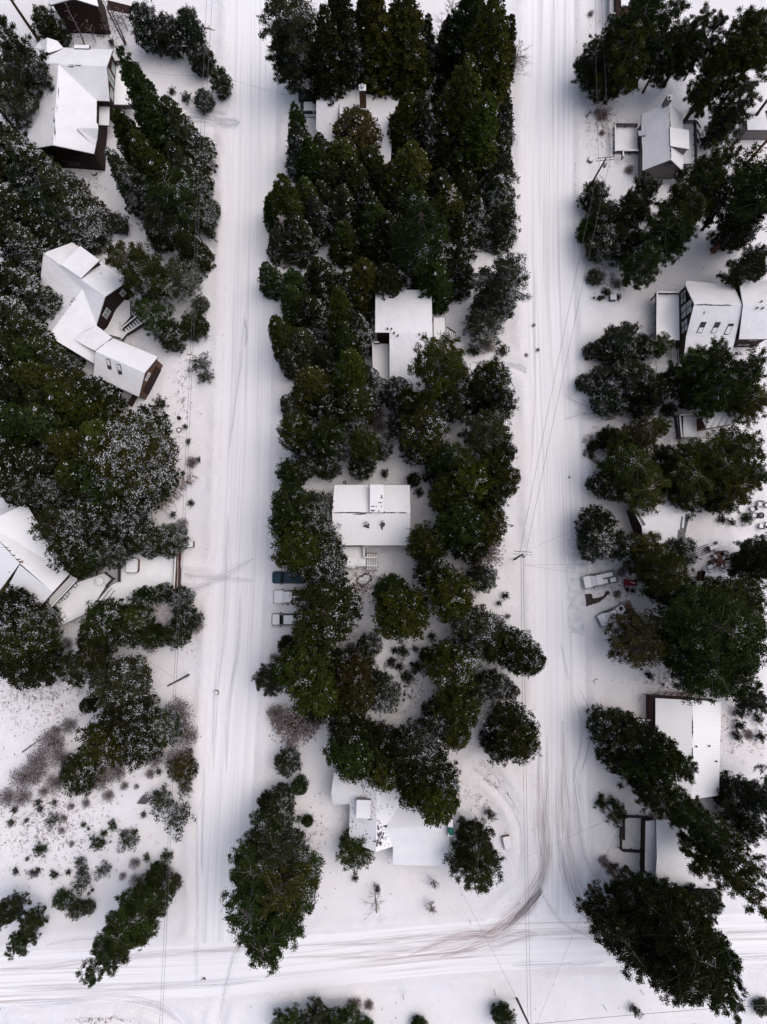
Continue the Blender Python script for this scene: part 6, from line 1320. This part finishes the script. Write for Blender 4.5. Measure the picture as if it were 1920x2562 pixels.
# tile 11
for x,y,h,w,s,col in [(950,140,10,230,0,'dark'),(1030,270,13,230,0,'dark'),(1195,365,16,235,0,'green'),(1350,480,19,245,0,'green'),(1500,605,21,245,0,'green'),(1620,725,22,265,0,'olive'),(1660,900,24,300,0,'olive'),(1190,60,12,200,0,'green'),(1050,60,10,260,0,'green')]: E(11,x,y,h,w,'pine',col,s)
E(11,742,652,28,330,'tall','dark',0,'b'); E(11,712,832,26,360,'tall','dark',0,'b')
for x,y,h,w,s,col in [(930,1050,16,260,0,'dark'),(740,1130,12,260,0,'dark'),(820,1250,18,360,0,'dark'),(1000,1380,19,360,0,'dark'),(1130,1470,19,280,0,'olive'),(1100,1100,14,360,0,'green'),(1300,1230,18,330,0,'green'),(1430,1330,19,300,0,'green'),(1530,1430,19,240,0,'dark'),(1380,1550,20,330,0,'green'),(1480,1640,18,250,0,'green'),(1280,1420,17,330,0,'green'),(1330,1020,12,160,0,'blue'),(640,1000,9,130,0,'dark'),(960,940,9,160,0,'dark'),(1030,980,10,230,0,'dark')]: E(11,x,y,h,w,'pine',col,s)
E(11,1330,915,7,160,'oak','blue',0); E(11,1190,925,8,180,'oak','blue',0); E(11,1480,92,18,300,'pine','blue',1,'b'); E(11,1560,250,9,260,'oak','blue',1); E(11,1470,230,6,150,'oak','blue',1); E(11,1600,420,9,230,'oak','dark',1); E(11,1380,200,4,80,'oak','dark',0)
for x,y,w in [(680,775,55),(715,127,32),(820,1600,60),(600,250,80),(680,245,70),(690,340,90),(720,300,70),(590,195,36)]: E(11,x,y,.5+w/50,w,'shrub','green' if w > 50 else 'red',0)
for x,y,w in [(605,615,70),(655,660,80)]: E(11,x,y,1.2,w,'brush','grey',1)
E(11,1650,1580,2,110,'oak','blue',1)

rngt = random.Random(12); placed = []
for k, t in enumerate(TREES):
    r, b_, h = place_tree(t, k, rngt); placed.append((r, t, proj((b_.x, b_.y, h*.6))))
# unique labels: look + rank along one of eight picture directions from a named landmark
DIRN = ['right of','upper right of','above','upper left of','left of','lower left of','below','lower right of']
ORD = ['nearest','second','third','fourth','fifth','sixth','seventh','eighth','ninth','tenth','eleventh','twelfth','thirteenth','fourteenth','fifteenth','sixteenth','seventeenth','eighteenth','nineteenth','twentieth']
LABELQ = []
def lookword(t):
    kind, col, snow, h, w_ = t[5], t[6], t[7], t[3], t[4]
    s = {0:'nearly snowless',1:'snow-flecked',2:'heavily snowed'}[snow]
    return s, CNAME[col], {'tall':'pine','cedar':'conifer','pine':'pine','oak':'bushy evergreen','shrub':'low shrub','brush':'bare twiggy shrub'}[kind]
buck = {}
for r, t, pp in placed:
    best = min(LAND, key=lambda L: math.hypot(L[1][0]-pp[0], L[1][1]-pp[1])); d = math.hypot(best[1][0]-pp[0], best[1][1]-pp[1])
    a = math.degrees(math.atan2(-(pp[1]-best[1][1]), pp[0]-best[1][0])) % 360; di = int((a+22.5)//45) % 8
    s, cn, kn = lookword(t); sz = kn
    buck.setdefault((best[0], di, kn), []).append((d, r, t, s, cn, kn))
for (ln, di, kn), L in buck.items():
    L.sort(key=lambda q: q[0])
    for i, (d, r, t, s, cn, kn_) in enumerate(L):
        o_ = ORD[i] if i < len(ORD) else 'outermost'
        lab = f'{cn} {kn}, {o_} {kn.split()[-1]} {DIRN[di]} {ln}' if len(f'{cn} {kn} {o_} {kn.split()[-1]} {DIRN[di]} {ln}'.split()) <= 16 else f'{kn}, {o_} {DIRN[di]} {ln}'
        cat = {'conifer':'tree','pine':'tree','bushy evergreen':'tree','low shrub':'shrub','bare twiggy shrub':'shrub'}[kn]
        tag(r, lab, cat, {'conifer':'conifers between the houses','pine':'pines on the plots','bushy evergreen':'bushy evergreens on the plots','low shrub':'low shrubs in the snow','bare twiggy shrub':'bare shrubs in the snow'}[kn])

# ------------------------------------------------------------------ leafless trees and dead wood
def baretree(name, label, base, top, h, r0, nbr, blen, seed, mat='twig', upw=.45, start=.3, twigs=4):
    rng = random.Random(seed); b_ = P(*base, 0); t_ = P(*top, h)-b_ if top else Vector((0,0,h))
    if top: t_ = Vector((t_.x, t_.y, h))
    r = empty(name, (b_.x, b_.y, 0), label, 'bare tree'); tr = MB(); br = MB()
    tr.tube([(0,0,-.2), t_*.35+Vector((rng.uniform(-.1,.1),rng.uniform(-.1,.1),0)), t_*.7, t_], [r0, r0*.8, r0*.5, r0*.15], 7)
    for i in range(nbr):
        s = start+(1-start)*rng.random(); a = rng.uniform(0,6.28); L = blen*(1.15-s)*rng.uniform(.6,1.2); p = t_*s
        d = Vector((math.cos(a), math.sin(a), upw)).normalized()*L; m_ = p+d*.5+Vector((rng.uniform(-.15,.15),rng.uniform(-.15,.15),.05*L))
        br.tube([p, m_, p+d], [max(r0*.28,.025), max(r0*.16,.018), .010], 4, cap=False)
        for k in range(twigs):
            q = m_.lerp(p+d, rng.random()); e_ = q+Vector((d.x+rng.uniform(-.8,.8)*L, d.y+rng.uniform(-.8,.8)*L, d.z))*.35; br.tube([q, e_], [.018,.008], 3, cap=False)
    tr.build('trunk', mat, r); br.build('branches', mat, r); return r
for k, (b0, t0, h, lb) in enumerate([((1515,520),(1250,-60),18,'right stem of the twin bare saplings by the tall conifer tip'),((1500,522),(1215,-60),18,'left stem of the twin bare saplings by the tall conifer tip'),((1015,522),(770,0),15,'tall thin leaning sapling in front of the dark cabin'),((1155,510),(1040,235),8,'short thin sapling right of the tall thin one'),((1330,470),(1225,230),8,'thin sapling above the tiny dark shrub'),((782,555),(735,445),3.5,'shortest bare stem above the big brown house roof'),((1450,690),(1365,520),6,'thin sapling beside the tip of the tallest conifer'),((1640,380),(1600,270),4,'small dark snag left of the snow-dotted bushy pair')]):
    baretree('bare_sapling', lb, S('A',*b0), S('A',*t0), h, .13 if h > 10 else .07, 16, 1.2, k)
baretree('bare_tree', 'leafless brown tree lying open-branched below the snow-patched bush near the rambling house', S(10,785,950), S(10,768,738), 5.0, .10, 26, 2.0, 33, start=.15)
for k, (c, x, y, h, l, lb) in enumerate([(10,1152,735,2.2,1.0,'upper of the two reddish bare bushes below the garage wing'),(10,1135,880,2.6,1.1,'lower of the two reddish bare bushes below the garage wing'),(2,5,500,5,2.3,'bare pale bush reaching over the left edge of the right road near the top'),(2,20,420,5,2.2,'second bare pale bush reaching over the right road just above its neighbour'),
      (1,1190,420,9,3,'leafless tree in the gap between the dark conifers at top'),(1,1250,250,9,3,'leafless tree at the top of the gap between conifers'),(7,1480,270,5,2.6,'pinkish leafless tree near the kerb pole on the centre strip'),(7,1290,110,6,2,'pinkish leafless crown poking out among the green crowns'),(0,830,200,5,1.6,'bare scraggly tree over the twin saplings')]):
    baretree('bare_bush', lb, S(c,x,y), None, h, .07, 46, l, 50+k, upw=.9 if h < 3 else .7, start=.05, mat='twig', twigs=6)
# dead top with starburst branches inside the ring of crowns
rd = baretree('dead_topped_tree', 'grey dead-topped tree with bare starburst branches ringed by green crowns', proj((lambda v:(v.x,v.y,0))(Q(6,1035,660,10.5))), None, 11.5, .26, 40, 4.6, 77, 'deadwood', .22, .80, 3)
for c, x, y, h, lb in [(1,1270,1270,17,'bleached dead tree top poking above the olive conifer'),(1,170,1440,12,'thin dead top at the left edge of the centre strip')]:
    p_ = Q(c,x,y,h-2); baretree('dead_tree', lb, proj((p_.x,p_.y,0)), None, h, .16, 26, 2.4, int(h), 'deadwood', .25, .82, 3)
# fallen snag with drooping brown twigs
a_ = Q(3,950,1655,.6); b_ = Q(3,1255,1425,.6); r = empty('fallen_tree', (a_.x,a_.y,0), 'fallen dead conifer with snowy pale trunk and brown twigs left of the left road', 'fallen tree')
mb = MB(); d = b_-a_; d.z = 0; mb.tube([(0,0,.5), d*.5+Vector((0,0,.7)), d+Vector((0,0,.4))], [.22,.14,.04], 8); mb.build('trunk','deadwood',r)
rng = random.Random(3); br = MB(); nrm = Vector((d.y,-d.x,0)).normalized(); dn = d.normalized()
for k in range(90):
    s = rng.uniform(.12,1); sd_ = rng.choice((-1,1,1)); p_ = d*s+Vector((0,0,.55)); L = rng.uniform(.8,2.2)*(1.15-s*.7)
    e_ = p_+nrm*sd_*L+dn*L*rng.uniform(.1,.7)+Vector((0,0,rng.uniform(-.4,.4))); br.tube([p_, p_.lerp(e_,.5)+Vector((0,0,.15)), e_], [.04,.028,.012], 4, cap=False)
    for j in range(4): q = p_.lerp(e_, rng.uniform(.4,1)); br.tube([q, q+Vector((rng.uniform(-.4,.4),rng.uniform(-.4,.4),rng.uniform(-.2,.2)))], [.025,.01], 3, cap=False)
br.build('branches','rust',r)
for c,x0,y0,x1,y1,lb in [(6,145,1560,320,1440,'grey fallen log across the snow lower left near brown shrubs'),(0,1320,180,1395,195,'dark fallen log beside the left road near the top'),(0,640,1345,860,1465,'thin fallen sapling in the yard below the big brown house')]:
    a_ = Q(c,x0,y0,.1); b_ = Q(c,x1,y1,.1); r = empty('fallen_log',(a_.x,a_.y,0),lb,'log'); d = b_-a_; d.z = 0
    MB().tube([(0,0,.12), d*.5+Vector((0,.05,.2)), d+Vector((0,0,.12))],[.10,.08,.03],7).build('log','twig',r); MB().bar(d*.3+Vector((0,0,.16)), d*.3+Vector((.5,.4,.3)),.04).bar(d*.6+Vector((0,0,.18)), d*.6+Vector((-.4,.5,.3)),.04).build('branch_stub','twig',r)

# ------------------------------------------------------------------ twigs, needles and dead leaves showing through the snow
rs = np.random.RandomState(5); C = []; ZONES = [(6,300,1150,420,250,700),(6,180,1000,120,200,260),(9,350,350,420,300,900),(6,1250,700,80,200,120),(7,700,480,110,90,300),(7,560,900,120,120,300),(7,980,1150,130,160,160),(8,720,470,120,110,260),(2,600,760,90,180,260),(5,660,150,100,80,160),(0,1380,1100,60,300,160),(8,980,1080,180,70,160),
    (8,1500,1400,170,160,200),(0,600,200,230,60,200),(0,560,1250,120,150,120),(10,1450,150,180,120,150),(10,380,500,60,250,90),(2,1400,1500,150,130,100),(9,620,1620,260,30,160),(3,1180,900,60,300,90),(5,530,1250,60,180,180),(2,410,350,12,300,200),(2,400,1150,8,250,120),(8,1000,350,350,120,120),(8,1100,1180,200,20,200),(5,130,600,60,120,50)]
for c, x, y, rx, ry, n in ZONES:
    for _ in range(n):
        k = rs.normal(size=2)*.55; q = Q(c, x+k[0]*rx, y+k[1]*ry, 0)
        m = rs.randint(1, 7); ctr = np.array([q.x, q.y, .12])
        C.append(ctr+rs.normal(size=(m,3))*np.array([.14,.14,.03]))
for _ in range(1500):
    q = np.array([rs.uniform(-60,60), rs.uniform(-68,90), .10]); C.append(q+rs.normal(size=(rs.randint(1,4),3))*np.array([.10,.10,.02]))
C = np.concatenate(C)
inroad = np.minimum.reduce([dist_line(C[:,0], C[:,1], L)-w_/2 for _, L, w_ in ROADL]); C = C[inroad > .2]
V_, F_ = leafquads(C, .095, rs, up=1.2, aspect=.4)
lo = bpy.data.objects.new('ground_litter', npmesh('ground_litter', V_, F_, ['rust'], smooth=False)); link(lo)
tag(lo, 'scattered brown twigs, needles and dead leaves poking through the snow', 'ground litter', kind='stuff')
